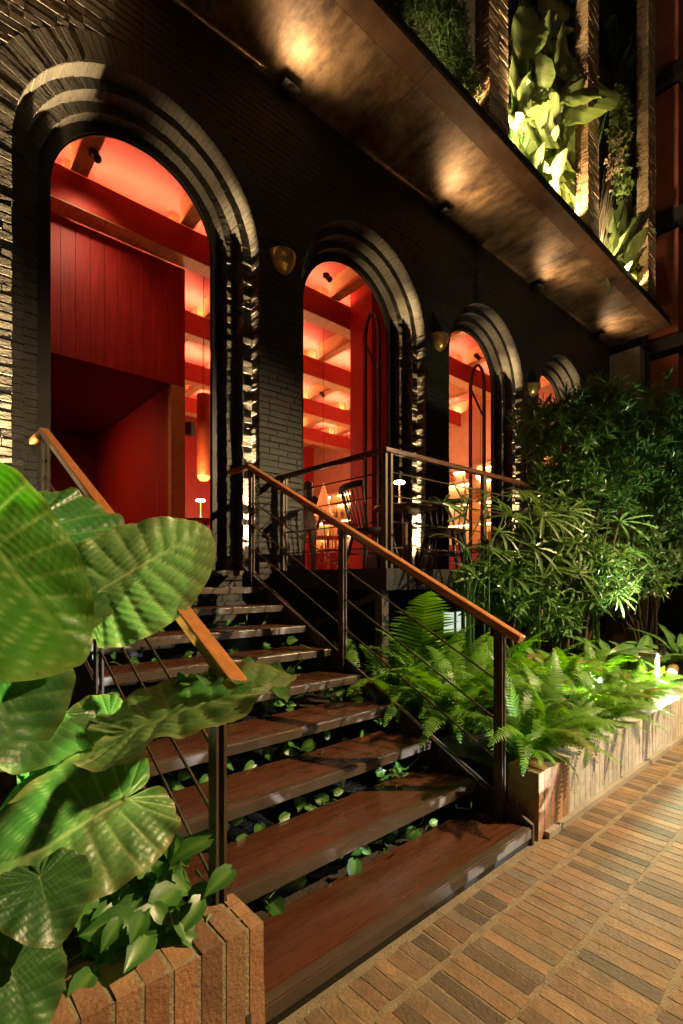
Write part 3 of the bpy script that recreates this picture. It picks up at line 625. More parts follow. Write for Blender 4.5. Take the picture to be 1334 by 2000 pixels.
# smaller ones
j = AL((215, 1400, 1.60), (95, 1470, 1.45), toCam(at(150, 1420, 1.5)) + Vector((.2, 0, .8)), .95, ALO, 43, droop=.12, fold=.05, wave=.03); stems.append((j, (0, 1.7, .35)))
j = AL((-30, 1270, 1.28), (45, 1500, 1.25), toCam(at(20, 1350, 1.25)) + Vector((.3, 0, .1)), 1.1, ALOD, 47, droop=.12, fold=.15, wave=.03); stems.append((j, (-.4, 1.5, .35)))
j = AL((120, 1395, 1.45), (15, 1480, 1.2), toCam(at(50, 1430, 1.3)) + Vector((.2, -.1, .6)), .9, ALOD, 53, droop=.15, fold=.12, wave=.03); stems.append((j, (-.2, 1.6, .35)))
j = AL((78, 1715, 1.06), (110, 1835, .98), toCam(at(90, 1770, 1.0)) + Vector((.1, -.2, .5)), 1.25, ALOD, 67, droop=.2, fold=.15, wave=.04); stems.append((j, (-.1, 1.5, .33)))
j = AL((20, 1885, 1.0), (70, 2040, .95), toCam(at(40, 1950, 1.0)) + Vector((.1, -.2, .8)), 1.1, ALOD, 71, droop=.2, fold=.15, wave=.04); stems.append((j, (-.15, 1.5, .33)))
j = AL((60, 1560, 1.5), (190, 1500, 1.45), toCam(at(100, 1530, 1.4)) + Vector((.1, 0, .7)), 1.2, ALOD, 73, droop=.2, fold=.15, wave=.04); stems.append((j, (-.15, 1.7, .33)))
for (j, b) in stems:
    b = Vector(b); m1 = b.lerp(j, .6) + Vector((-.04, .05, .06)); MB().tube([b, b.lerp(m1, .5) + Vector((-.02, .01, .02)), m1, j.lerp(m1, .25), j], [.02, .018, .014, .011, .008], 8).build('stalk', STEMG, alo, True)
MB().tube([(-.3, 1.7, .28), (-.3, 1.68, .5), (-.33, 1.66, .62)], [.05, .045, .03], 10).build('trunk', BARK, alo, True)

# heart-shaped creeper leaves
def small_leaf_mesh(seed, w=.8):
    r = np.random.default_rng(seed); ns = 7; s = np.linspace(0, 1, ns); hw = np.array([.12, .36, .44, .40, .29, .14, .0]) * w
    V = []; vein = []
    for i in range(ns):
        for k in (-1, -.5, 0, .5, 1):
            y = s[i] - (.16 * abs(k) if i < 2 else 0); V.append((hw[i] * k, y, .12 * abs(k) * hw[i] * 2 - .22 * s[i] ** 2 + r.uniform(-.008, .008))); vein.append(1.0 if k == 0 else 0.)
    F = [[i * 5 + k, i * 5 + k + 1, (i + 1) * 5 + k + 1, (i + 1) * 5 + k] for i in range(ns - 1) for k in range(4)]
    me = mesh_np('leaf', V, np.array(F), True); a = me.attributes.new('vein', 'FLOAT', 'POINT'); a.data.foreach_set('value', np.array(vein, dtype=np.float32)); me.materials.append(POTH); return me
POTM = [small_leaf_mesh(s, w) for s, w in ((1, .8), (2, .95), (3, .7))]
def scatter_leaves(parent, spots, size, facing):
    for p in spots:
        o = bpy.data.objects.new('leaf', rnd.choice(POTM)); C.objects.link(o); s = size * rnd.uniform(.6, 1.15)
        T = Vector((rnd.uniform(-1, 1), rnd.uniform(-1, .5), rnd.uniform(-.7, .35))); T, B, N = frame_from(T, Vector(facing) + Vector((rnd.uniform(-.5, .5), rnd.uniform(-.5, .5), rnd.uniform(-.3, .4))))
        M = Matrix((B * s, T * s, N * s)).transposed().to_4x4(); M.translation = p
        o.parent = parent; o.matrix_parent_inverse = parent_inv(parent); o.matrix_basis = M
def vines(parent, starts, n=4):
    for p in starts:
        pts = [Vector(p)]
        for i in range(n): pts.append(pts[-1] + Vector((rnd.uniform(-.06, .06), rnd.uniform(-.06, .03), rnd.uniform(-.02, .05))))
        MB().tube(pts, .003, 5).build('vine', STEMG, parent)
poth = thing('pothos_plant', 'glossy heart leaved creeper filling the brick planter at the lower left', 'plant', (.5, 1.65, .3))
sp = []
for i in range(210):
    x = rnd.uniform(-.25, .74); y = rnd.uniform(1.40, 1.95); sp.append(Vector((x, y, .34 + rnd.uniform(0, .13))))
sp += [at(u, v, d) for u, v, d in ((240, 1760, 1.5), (265, 1760, 1.48), (320, 1790, 1.45), (350, 1780, 1.46), (360, 1830, 1.42), (275, 1840, 1.4), (405, 1640, 1.56), (450, 1700, 1.5), (390, 1760, 1.5), (180, 1900, 1.3), (120, 1880, 1.25), (230, 1800, 1.36), (60, 1800, 1.15), (330, 1700, 1.6), (290, 1720, 1.6))]
scatter_leaves(poth, sp, .115, (.0, -.75, .8)); vines(poth, [(rnd.uniform(-.2, .6), rnd.uniform(1.5, 1.7), .32) for _ in range(14)])
pos2 = thing('pothos_plant', 'dark creeper leaves peeping out between the stair treads', 'plant', (1.6, 2.4, .3)); sp = []
for k in range(7):
    for i in range(int(34 - k * 2)):
        x = rnd.uniform(.85, 2.42); sp.append(Vector((x, TR_Y0 + TR_G * (k + 1) + rnd.uniform(.0, .12), TR_Z0 + TR_H * k + rnd.uniform(-.03, .085))))
scatter_leaves(pos2, sp, .078, (-.1, -1, .45))
vines(pos2, [p - Vector((0, 0, .05)) for p in sp[::4]], 5)

# ferns
def fern_mesh(seed, n=30, L=.6, arc=1.25, w=.085, tri=False):
    r = np.random.default_rng(seed); V = []; F = []
    def curve(s):
        a = 1.25 - arc * s; x = 0; 
        return s
    pts = []; p = np.array([0., 0., 0.]); ang = 1.35
    for i in range(n + 1):
        pts.append(p.copy()); st_ = L / n; p = p + st_ * np.array([0, math.cos(ang), math.sin(ang)]); ang -= arc * 1.35 / n * (.6 + .8 * i / n)
    pts = np.array(pts); tw = r.uniform(-.3, .3)
    for i in range(2, n + 1):
        s = i / n; t = pts[i] - pts[i - 1]; t /= np.linalg.norm(t); nrm = np.array([0, -t[2], t[1]])
        if tri: ln = w * (1.0 - s) ** .8 * 1.9 * min(1, s * 6)
        else: ln = w * min(1, s * 5 + .25) * (1 - .94 * max(0, s - .5) ** 1.5 * 2.6)
        ln = max(ln, .004)
        for sd in (-1, 1):
            ax = np.array([sd * 1.0, 0, 0]) * .93 + t * .36; ax /= np.linalg.norm(ax); c = pts[i]; hw = L / n * .42
            k0 = len(V); l2 = ln * r.uniform(.88, 1.1); dr = r.uniform(.04, .3) * ln
            V += [c - t * hw, c + t * hw, c + ax * l2 * .6 + t * hw * .8 - nrm * dr * .3, c + ax * l2 * .6 - t * hw * .7 - nrm * dr * .3, c + ax * l2 - nrm * dr]
            F += [[k0, k0 + 1, k0 + 2, k0 + 3], [k0 + 3, k0 + 2, k0 + 4, k0 + 4]] if False else [[k0, k0 + 1, k0 + 2], [k0, k0 + 2, k0 + 3], [k0 + 3, k0 + 2, k0 + 4]]
    for i in range(n):
        k0 = len(V); wd = .0028 * (1 - .7 * i / n); 
        V += [pts[i] + np.array([-wd, 0, 0]), pts[i] + np.array([wd, 0, 0]), pts[i + 1] + np.array([wd, 0, 0]), pts[i + 1] + np.array([-wd, 0, 0])]; F += [[k0, k0 + 1, k0 + 2], [k0, k0 + 2, k0 + 3]]
    V = np.array(V); V[:, 0] += np.sin(V[:, 1] / L * 2) * tw * .15
    me = mesh_np('frond', V, np.array(F)); me.materials.append(FERN); return me
FM = [fern_mesh(s, 40, 1, a, .115) for s, a in ((1, 1.2), (2, 1.5), (3, .9), (4, 1.8))]
FMD = []
for m_2 in FM[:2]:
    c_2 = m_2.copy(); c_2.materials.clear(); c_2.materials.append(FERND); FMD.append(c_2)
FT = fern_mesh(9, 34, 1, 1.15, .26, True)
def fern(loc, n, size, label, seed, lean=None, mesh=None):
    t = thing('fern', label, 'fern', loc, group='ferns in the long planter'); r = random.Random(seed)
    for i in range(n):
        o = bpy.data.objects.new('frond', mesh or (r.choice(FMD) if r.random() < .07 else r.choice(FM))); C.objects.link(o); o.parent = t
        a = 2 * math.pi * i / n + r.uniform(-.35, .35); s = size * r.uniform(.65, 1.12)
        o.rotation_euler = (r.uniform(-.35, .25), r.uniform(-.25, .25), a); o.scale = (s, s, s); o.location = (r.uniform(-.03, .03), r.uniform(-.03, .03), r.uniform(-.02, .03))
    return t
fspots = [(2.78, 1.62, .5, 'leftmost fern beside the lowest stair post'), (2.85, 2.05, .6, 'fern arching behind the lowest stair post'), (2.78, 2.5, .62, 'shaded fern leaning on the middle of the stair rail'),
          (3.05, 1.62, .5, 'bright fern spilling over the near end of the planter'), (3.25, 1.95, .6, 'tall bright fern behind the planter edge, near end'), (3.15, 2.45, .68, 'fern growing under the terrace corner'),
          (3.42, 1.6, .48, 'fern with a frond hanging over the pale brick'), (3.68, 1.9, .6, 'bright fern in the middle of the planter'), (3.8, 1.6, .46, 'low bright fern at the planter edge, middle'),
          (4.05, 1.85, .55, 'green lit fern right of the planter middle'), (4.2, 1.58, .45, 'low glowing fern at the planter edge before the white box'), (4.5, 1.8, .5, 'fern glowing beside the white box'), (3.6, 2.35, .66, 'fern in front of the palms'), (4.65, 1.57, .4, 'small fern nearest the brass spotlight'), (2.72, 2.95, .6, 'dark fern under the upper stair rail'), (4.85, 1.95, .5, 'fern right behind the white box'), (5.15, 1.72, .42, 'fern at the planter edge beyond the white box'), (4.3, 2.2, .6, 'tall fern between the palms and the planter edge'), (3.0, 2.2, .62, 'shaded fern in the middle of the bed by the stairs'), (3.45, 2.1, .6, 'upright fern behind the hanging frond')]
for i, (x, y, s, lb) in enumerate(fspots):
    f_ = fern((x, y - (.07 if y < 1.7 else 0), .31), 22, s * 1.3, lb, 100 + i)
    if y < 1.7: f_.rotation_euler.x = .32
tf = thing('tree_fern', 'upright feathery fern frond rising beside the handrail in front of the terrace', 'fern', (3.1, 2.55, .3))
for (base, tp, w) in (((3.12, 2.55, .3), at(790, 1132, 4.0), 1.0), ((3.2, 2.5, .3), at(870, 1200, 3.95), .8), ((3.08, 2.6, .3), at(715, 1240, 3.9), .7)):
    b = Vector(base); d = tp - b; o = bpy.data.objects.new('frond', FT); C.objects.link(o); o.parent = tf; o.matrix_parent_inverse = parent_inv(tf)
    o.location = b; L = d.length * 1.12; o.scale = (L * w, L, L); o.rotation_euler = (.42, 0, (math.atan2(-.75, -.60) - math.pi / 2 if w == 1 else math.atan2(d.y, d.x) - math.pi / 2))

# leafy masses made of many small blades
def blades(P, T, N, L, W, droop=.15):
    n = len(P); T = T / np.linalg.norm(T, axis=1)[:, None]; N = N - T * (N * T).sum(1)[:, None]; N /= np.linalg.norm(N, axis=1)[:, None] + 1e-9; B = np.cross(N, T)
    L = L[:, None]; W = W[:, None]
    V = np.stack([P, P + T * L * .4 + B * W * .5 + N * L * .04, P + T * L * .45 - N * L * .02, P + T * L * .4 - B * W * .5 + N * L * .04, P + T * L * .76 + B * W * .3 - N * L * droop * .4, P + T * L * .76 - B * W * .3 - N * L * droop * .4, P + T * L - N * L * droop], 1).reshape(-1, 3)
    f = np.array([[0, 2, 1], [0, 3, 2], [1, 2, 4], [2, 3, 5], [2, 5, 4], [4, 5, 6]]); F = (f[None] + 7 * np.arange(n)[:, None, None]).reshape(-1, 3); return V, F
def rosettes(centers, dirs, per, L, W, spread, r, droop=.2):
    n = len(centers); P = np.repeat(centers, per, 0); D = np.repeat(dirs, per, 0); D = D / np.linalg.norm(D, axis=1)[:, None]
    rv = r.normal(size=P.shape); T = D * (1 - spread) + rv / np.linalg.norm(rv, axis=1)[:, None] * spread; P = P + D * r.uniform(-.5, .3, (len(P), 1)) * L * .5
    N = D + r.normal(size=P.shape) * .3 + np.array([0, 0, .4]); return blades(P, T, N, L * r.uniform(.6, 1.1, len(P)), W * r.uniform(.8, 1.2, len(P)), droop)
def shrub(name, label, base, blobs, nclump, per, L, W, mat_, seed, spread=.6, cat='shrub', group=None, trunk=.025, droop=.2, stemmat=None, twigs=14):
    """base: root; blobs: list of (centre, radii, weight)"""
    r = np.random.default_rng(seed); t = thing(name, label, cat, base, group=group); cs = []; ds = []
    wt = np.array([b[2] for b in blobs], dtype=float); wt /= wt.sum()
    for (c, rad, _), w in zip(blobs, wt):
        n = int(nclump * w); v = r.normal(size=(n, 3)); v /= np.linalg.norm(v, axis=1)[:, None]; k = r.uniform(.35, 1.0, (n, 1)) ** .6 * r.uniform(.85, 1.12, (n, 1))
        c_ = np.array(c) + v * k * np.array(rad); cs.append(c_); ds.append(v * .8 + np.array([0, 0, .55]) + r.normal(size=v.shape) * .25)
    cs = np.concatenate(cs); ds = np.concatenate(ds); V, F = rosettes(cs, ds, per, L, W, spread, r, droop)
    link('crown', mesh_np('crown', V, F), mat_, t)
    st2 = MB(); b = Vector(base); rr = random.Random(seed)
    for i in range(twigs):
        e = Vector(cs[rr.randrange(len(cs))]); m = b.lerp(e, .5) + Vector((rr.uniform(-.1, .1), rr.uniform(-.1, .1), .12)); s0 = b + Vector((rr.uniform(-.12, .12), rr.uniform(-.12, .12), 0))
        st2.tube([s0, s0.lerp(m, .6), m, e], [trunk, trunk * .8, trunk * .55, trunk * .2], 6)
    st2.build('trunk', stemmat or BARK, t, True); return t
def blob(u, v, d, ru, rv, rd, w=1): c = at(u, v, d); return (tuple(c), (ru * d / FPX, rd, rv * d / FPX), w)
shrub('tall_shrub', 'tall dark shrub with pointed whorled leaves in front of the last arch', (6.1, 2.55, .3), [blob(1110, 860, 6.0, 95, 100, .5, 3), blob(1060, 830, 5.9, 55, 45, .35, 1), blob(1175, 800, 6.1, 75, 55, .4, 1.6), blob(1110, 960, 5.9, 90, 60, .45, 1.8), blob(1195, 930, 6.1, 80, 100, .45, 2)], 560, 12, .17, .026, SHRUB, 1, .55, group='shrubs in the long planter')
shrub('tall_shrub', 'dark pointed leaved shrub at the right edge below the red panels', (7.2, 2.35, .3), [blob(1290, 830, 6.6, 70, 80, .4, 2), blob(1300, 940, 6.5, 60, 80, .4, 1.6), blob(1240, 880, 6.4, 60, 90, .4, 1.4)], 380, 13, .17, .026, SHRUB, 2, .55, group='shrubs in the long planter')
shrub('leafy_shrub', 'narrow leaved shrub mass under the tall shrub in the middle of the planter', (5.3, 2.35, .3), [blob(1075, 1060, 5.2, 90, 70, .4, 2), blob(1150, 1120, 5.3, 80, 70, .4, 2), blob(1000, 1110, 5.0, 70, 70, .4, 1.3)], 420, 9, .2, .026, PALM, 3, .7, group='shrubs in the long planter', droop=.35)
shrub('leafy_shrub', 'yellowish lit small leaved shrub at the right edge above the broad leaves', (6.9, 2.1, .3), [blob(1270, 1080, 6.0, 70, 80, .4, 2), blob(1215, 1130, 5.9, 60, 70, .4, 1.2), blob(1320, 1020, 6.0, 40, 70, .4, 1)], 520, 8, .12, .034, BAMB, 4, .8, group='shrubs in the long planter')
shrub('leafy_shrub', 'dark low shrub in the shade behind the ferns', (4.4, 2.5, .3), [blob(960, 1160, 4.7, 80, 60, .35, 1), blob(1060, 1190, 4.9, 80, 50, .35, 1)], 180, 9, .16, .026, SHRUB, 5, .7, group='shrubs in the long planter', droop=.3)
# fan palms
def fan_mesh(seed, n=8):
    r = np.random.default_rng(seed); V = []; F = []
    for i in range(n):
        a = math.radians(-105 + 210 * i / (n - 1)) + r.uniform(-.08, .08); L = (1 - .25 * abs(i - (n - 1) / 2) / (n / 2)) * r.uniform(.85, 1.05); w = .085; dr = r.uniform(.2, .5)
        k0 = len(V); d = np.array([math.sin(a), math.cos(a), 0]); s = np.array([math.cos(a), -math.sin(a), 0])
        for t_, ww in ((0, .25), (.25, .8), (.5, 1), (.75, .9), (.94, .55)):
            c = d * t_ * L + np.array([0, 0, .1 * t_ - dr * t_ ** 2]); V += [c - s * w * ww * .5 + np.array([0, 0, .012]), c, c + s * w * ww * .5 + np.array([0, 0, .012])]
        for j in range(4):
            F += [[k0 + j * 3, k0 + j * 3 + 1, k0 + j * 3 + 4, k0 + j * 3 + 3], [k0 + j * 3 + 1, k0 + j * 3 + 2, k0 + j * 3 + 5, k0 + j * 3 + 4]]
    me = mesh_np('fan', V, np.array(F)); me.materials.append(PALM); return me
FAN = [fan_mesh(s, n) for s, n in ((1, 8), (2, 7), (3, 9))]
def fan_palm(label, base, heads, seed):
    t = thing('fan_palm', label, 'palm', base, group='fan palms before the terrace'); r = random.Random(seed)
    for (p, s, dr) in heads:
        o = bpy.data.objects.new('fan', r.choice(FAN)); C.objects.link(o); T, B, N = frame_from(Vector(dr), Vector((r.uniform(-.3, .3), -.5 + r.uniform(-.3, .3), .8)))
        M = Matrix((B * s, T * s, N * s)).transposed().to_4x4(); M.translation = p; o.parent = t; o.matrix_parent_inverse = parent_inv(t); o.matrix_basis = M
        b = Vector(base) + Vector((r.uniform(-.15, .15), r.uniform(-.12, .12), 0)); k = Vector((b.x, b.y, b.z + (p.z - b.z) * .72))
        MB().tube([b, k, k.lerp(p, .6) + Vector((0, 0, .02)), p], [.012, .009, .004, .003], 6).build('stem', STEMG, t, True)
def heads(lst, seed):
    r = random.Random(seed); out = []
    for (u, v, d) in lst: p = at(u, v, d); out.append((p, r.uniform(.3, .42), (r.uniform(-1, 1), r.uniform(-1, .3), r.uniform(-.1, .8))))
    return out
fan_palm('pale fan palm leaning over the terrace corner rail', (3.75, 2.5, .3), heads([(950, 1072, 4.1), (905, 1000, 4.3), (960, 970, 4.4), (1000, 1010, 4.3), (880, 1050, 4.2), (930, 1130, 4.1), (985, 1080, 4.2), (865, 985, 4.4), (1010, 960, 4.5), (900, 1110, 4.2)], 1), 1)
fan_palm('fan palm with drooping fingers in front of the second terrace post', (4.5, 2.35, .3), heads([(1060, 1010, 4.7), (1040, 1070, 4.6), (1000, 1130, 4.5), (1100, 1060, 4.8), (1080, 1120, 4.7), (1030, 970, 4.8), (1110, 1000, 4.9), (1060, 1160, 4.6), (975, 1040, 4.6), (1130, 1120, 4.8)], 2), 2)
fan_palm('fan palm in the shade left of the tall shrub trunk', (5.4, 2.2, .3), heads([(1150, 1040, 5.1), (1180, 1100, 5.1), (1120, 1150, 5.0), (1210, 1020, 5.2), (1200, 1160, 5.1), (1240, 1080, 5.2), (1160, 1180, 5.0)], 3), 3)
# broad strap leaves
def strap_mesh(seed, w=.16, droop=.5, n=9):
    r = np.random.default_rng(seed); V = []; F = []; vein = []
    for i in range(n):
        s = i / (n - 1); hw = w * (math.sin(math.pi * min(1, s * .86 + .1)) ** .7) * (1 if s < .98 else .05)
        if s > .85: hw *= max(.05, (1 - s) / .15)
        for k in (-1, -.5, 0, .5, 1): V.append((hw * k, s, -droop * s * s + .25 * abs(k) * hw + .012 * math.sin(s * 17 + k * 3 + seed) + (.006 if i % 2 else -.006) * (1 if k else 0))); vein.append(1.0 if k == 0 else (.3 if i % 2 else 0.))
    F = [[i * 5 + k, i * 5 + k + 1, (i + 1) * 5 + k + 1, (i + 1) * 5 + k] for i in range(n - 1) for k in range(4)]
    me = mesh_np('leaf', V, np.array(F), True); a = me.attributes.new('vein', 'FLOAT', 'POINT'); a.data.foreach_set('value', np.array(vein, dtype=np.float32)); return me
def strap_plant(name, label, base, leaves, mat_, meshes, group=None, stalk=True, cat='plant'):
    t = thing(name, label, cat, base, group=group)
    for i, (J, D, s, N) in enumerate(leaves):
        me = meshes[i % len(meshes)]
        if not me.materials: me.materials.append(mat_)
        o = bpy.data.objects.new('leaf', me); C.objects.link(o); T, B, Nn = frame_from(D, N); J = Vector(J)
        M = Matrix((B * s, T * s, Nn * s)).transposed().to_4x4(); M.translation = J; o.parent = t; o.matrix_parent_inverse = parent_inv(t); o.matrix_basis = M
        if stalk:
            b = Vector(base) + Vector((rnd.uniform(-.1, .1), rnd.uniform(-.06, .06), 0)); m = b.lerp(J, .55) + Vector((0, 0, .1)); MB().tube([b, m, J], [.009, .007, .005], 5).build('stalk', STEMG, t, True)
S1 = [strap_mesh(s, .13, d) for s, d in ((1, .45), (2, .25), (3, .65))]; 
SM_ = leafmat('strap_leaf', (.03, .1, .02), (.08, .2, .04), .3, .25, .25, 5, vein=(.15, .28, .08), rand=.6)
for q, (u, v, d, n, lb) in enumerate(((1250, 1235, 5.0, 9, 'broad strap leaved plant behind the white box'), (1320, 1220, 5.2, 9, 'broad strap leaved plant at the right edge above the planter'), (1180, 1220, 5.0, 7, 'strap leaved plant between the ferns and the lit shrubs'))):
    c = at(u, v, d); lv = []; r = random.Random(q + 5)
    for i in range(n):
        a = 2 * math.pi * i / n + r.uniform(-.3, .3); D = Vector((math.cos(a), math.sin(a) - .3, r.uniform(.5, 1.3))); lv.append((c + Vector((r.uniform(-.05, .05), r.uniform(-.05, .05), -.35)), D, r.uniform(.42, .6), (0, -.5, .9)))
    strap_plant('strap_leaf_plant', lb, (c.x, c.y, .3), lv, SM_, S1, group='strap leaved plants', stalk=False)
# paddle leaves above the soffit
PD = [strap_mesh(s, .27, d, 18) for s, d in ((11, .25), (12, .1), (13, .4), (14, .3))]
def paddles(label, base, lst, mat_, seed):
    r = random.Random(seed); lv = []
    for (u, v, u2, v2, Y, sc) in lst:
        t = (u - 667) / FPX; d = Y / (SA - CA * t); J = at(u, v, d); t2 = (u2 - 667) / FPX; d2 = (Y - r.uniform(-.1, .25)) / (SA - CA * t2); E = at(u2, v2, d2); D = E - J
        lv.append((J, D, D.length * sc * .92, (-.55 + r.uniform(-.5, .4), -1, -.5 + r.uniform(-.4, .6))))
    strap_plant('paddle_leaf_plant', label, base, lv, mat_, PD, group='paddle leaved plants over the soffit', stalk=True)
paddles('tall paddle leaved plant glowing yellow between the first two brick fins', (6.55, 3.75, SOF + .2), [(1035, 70, 1060, -45, 3.8, 1), (1060, 40, 1100, -40, 3.75, 1), (1005, 150, 1035, 40, 3.75, 1), (1030, 190, 1120, 55, 3.7, 1), (1060, 190, 1165, 85, 3.65, 1), (1075, 235, 1185, 110, 3.65, 1), (1090, 220, 1200, 240, 3.6, 1), (1080, 260, 1185, 180, 3.7, 1), (1040, 230, 1100, 140, 3.8, 1), (1005, 260, 1030, 165, 3.7, 1), (1020, 270, 1075, 200, 3.75, 1), (1050, 290, 1130, 235, 3.7, 1), (1020, 300, 1060, 230, 3.7, 1), (1060, 310, 1150, 290, 3.65, 1), (1075, 340, 1150, 350, 3.65, 1), (1040, 330, 1100, 300, 3.7, 1), (1065, 360, 1155, 330, 3.6, 1), (1000, 220, 1015, 120, 3.8, 1), (1005, 320, 1050, 265, 3.6, 1), (1090, 170, 1150, 50, 3.8, 1), (1070, 370, 1110, 400, 3.5, 1), (1010, 110, 1060, 0, 3.6, 1), (1000, 180, 1055, 90, 3.55, 1), (1050, 140, 1115, 60, 3.6, 1), (1090, 130, 1160, 60, 3.6, 1), (1045, 260, 1120, 215, 3.5, 1), (1085, 300, 1165, 270, 3.55, 1), (1010, 350, 1040, 300, 3.5, 1)] + [(lambda r, u, v: (u, v, u + r.uniform(-15, 95), v - r.uniform(-25, 110), r.uniform(3.45, 3.85), 1))(random.Random(q), random.Random(q + 50).uniform(1003, 1100), random.Random(q + 90).uniform(60, 390)) for q in range(48)], BROAD, 1)
paddles('low paddle leaved plant lit at the foot of the second and third brick fin', (9.5, 3.75, SOF + .2), [(1190, 470, 1240, 405, 3.7, 1), (1195, 480, 1265, 430, 3.65, 1), (1185, 500, 1225, 440, 3.7, 1), (1200, 500, 1285, 470, 3.6, 1), (1195, 520, 1265, 490, 3.6, 1), (1220, 500, 1300, 490, 3.6, 1), (1230, 520, 1290, 525, 3.6, 1), (1190, 530, 1240, 500, 3.6, 1), (1210, 540, 1260, 560, 3.55, 1), (1185, 450, 1210, 400, 3.7, 1), (1185, 540, 1215, 570, 3.5, 1), (1225, 470, 1255, 415, 3.7, 1)], BROAD, 2)
PD2 = [strap_mesh(s, .2, .3, 10) for s in (21, 22)]
paddles_dark = [(1215, 100, 1260, 20, 3.8, 1), (1215, 130, 1275, 75, 3.7, 1), (1220, 140, 1265, 150, 3.7, 1), (1205, 110, 1230, 10, 3.8, 1), (1225, 80, 1250, 0, 3.8, 1)]
PD = PD2; paddles('dim paddle leaved plant high between the second and third brick fin', (9.7, 3.8, 9.4), paddles_dark, leafmat('dim_paddle', (.05, .1, .03), (.12, .18, .05), .4, .3, .25, 3), 3)
def ublob(u, v, Y, ru, rv, rd, w=1):
    t = (u - 667) / FPX; return blob(u, v, Y / (SA - CA * t), ru, rv, rd, w)
G2 = 'planting above the soffit'
shrub('hanging_plant', 'dark feathery plant hanging over the soffit left of the first brick fin', (4.9, 3.75, SOF + .2), [ublob(850, 40, 3.55, 90, 60, .22, 2), ublob(885, 90, 3.55, 40, 90, .16, 2.2), ublob(915, 170, 3.5, 22, 60, .1, 1.0), ublob(760, -20, 3.6, 70, 50, .2, 1)], 650, 9, .11, .014, HANG, 6, .8, group=G2, droop=.5, cat='plant', trunk=.01)
shrub('flowering_plant', 'trailing plant with small pale flowers between the second and third brick fin', (9.4, 3.75, SOF + .2), [ublob(1210, 250, 3.6, 32, 80, .15, 2), ublob(1215, 350, 3.6, 30, 50, .15, 1)], 260, 7, .09, .05, BROAD, 7, .9, group=G2, cat='plant', trunk=.01)
fl_ = shrub('white_flower_spray', 'spray of small cream flowers low between the second and third brick fin', (9.3, 3.7, SOF + .2), [ublob(1205, 300, 3.5, 24, 50, .12, 2), ublob(1195, 330, 3.5, 18, 40, .12, 1)], 60, 5, .05, .04, FLOW, 8, .95, group=G2, cat='flowers', trunk=.008)
shrub('hanging_plant', 'dark trailing mass behind the flowers right of the second brick fin', (10.3, 3.9, SOF + .2), [ublob(1250, 220, 3.8, 30, 180, .15, 3), ublob(1245, 400, 3.75, 25, 60, .15, 1), ublob(1215, 60, 4.0, 30, 70, .2, 1)], 420, 9, .11, .02, HANG, 9, .85, group=G2, droop=.5, cat='plant', trunk=.01)
shrub('hanging_plant', 'dark foliage behind the glowing paddle leaves', (6.9, 4.1, SOF + .2), [ublob(1090, 120, 4.2, 70, 160, .12, 3), ublob(1080, 320, 4.1, 60, 60, .12, 1)], 420, 9, .13, .025, HANG, 10, .85, group=G2, droop=.4, cat='plant', trunk=.01)

shrub('added_gobo_shrub', 'added dense potted shrub, out of frame on the pavement in front of the low floodlight to break its beam', (2.6, -.7, .2), [((2.6, -.72, .5), (.4, .3, .42), 1)], 80, 8, .15, .05, SHRUB, 34, .8, cat='shrub', trunk=.02, twigs=8)  # assumed foliage, added out of view to break the floodlight into patches
# ------------------------------------------------------------------ furniture and people
def windsor(name, label, loc, rz, m, s=1.0, group=None, stool=False):
    t = thing(name, label, 'chair', loc, rz, group); x0, y0, z0 = 0, 0, 0
    def part(mb, n, sm=False):
        o = mb.build(n, m, None, sm); o.parent = t; return o
    hs = .45
    q = MB(); ring = []
    for k in range(20):
        a = 2 * math.pi * k / 20; ring.append((.225 * math.copysign(abs(math.cos(a)) ** .7, math.cos(a)), .21 * math.copysign(abs(math.sin(a)) ** .7, math.sin(a))))
    q.add([(x, y, hs - .035) for x, y in ring] + [(x * 1.02, y * 1.02, hs - .008) for x, y in ring] + [(x * .93, y * .93, hs) for x, y in ring], [list(range(20))[::-1], [40 + k for k in range(20)]] + [[j * 20 + k, j * 20 + (k + 1) % 20, (j + 1) * 20 + (k + 1) % 20, (j + 1) * 20 + k] for j in (0, 1) for k in range(20)]); part(q, 'seat')
    for sx in (-1, 1):
        for sy in (-1, 1): part(MB().tube([(sx * .15, sy * .14, hs - .03), (sx * .19, sy * .18, hs * .45), (sx * .225, sy * .225, 0)], [.015, .02, .012], 8), 'leg', True)
        part(MB().tube([(sx * .192, -.18, hs * .42), (sx * .192, .18, hs * .42)], .01, 6), 'stretcher', True)
    part(MB().tube([(-.19, 0, hs * .42), (.19, 0, hs * .42)], .01, 6), 'stretcher', True)
    if not stool:
        for k in range(7):
            f = (k - 3) / 3.0; part(MB().tube([(f * .17, .17 - .02 * abs(f), hs - .01), (f * .235, .29 - .045 * f * f, .86)], [.007 if 0 < k < 6 else .012] * 2, 6), 'spindle', True)
        cr = [(f / 4 * .265, .30 - .05 * (f / 4) ** 2, .875 + (.0 if abs(f) < 4 else -.005)) for f in range(-4, 5)]
        b = MB()
        for i in range(8): b.beam(cr[i], (cr[i + 1][0] + .002, cr[i + 1][1], cr[i + 1][2]), .022, .06)
        part(b, 'crest_rail')
    t.scale = (s, s, s); return t
def round_table(label, loc, r, m, group=None, h=.73):
    t = thing('round_table', label, 'table', loc, 0, group)
    def part(mb, n):
        o = mb.build(n, m, None, True); o.parent = t; return o
    bevel(part(MB().lathe([(0, h - .03), (r - .02, h - .03), (r, h - .02), (r, h - .005), (r - .006, h), (0, h)], (0, 0, 0), 36), 'top'), .001)
    part(MB().lathe([(.03, .03), (.03, h - .03)], (0, 0, 0), 14), 'column'); part(MB().lathe([(0, .0), (.22, .0), (.22, .015), (.05, .03), (.03, .05)], (0, 0, 0), 24), 'base'); return t
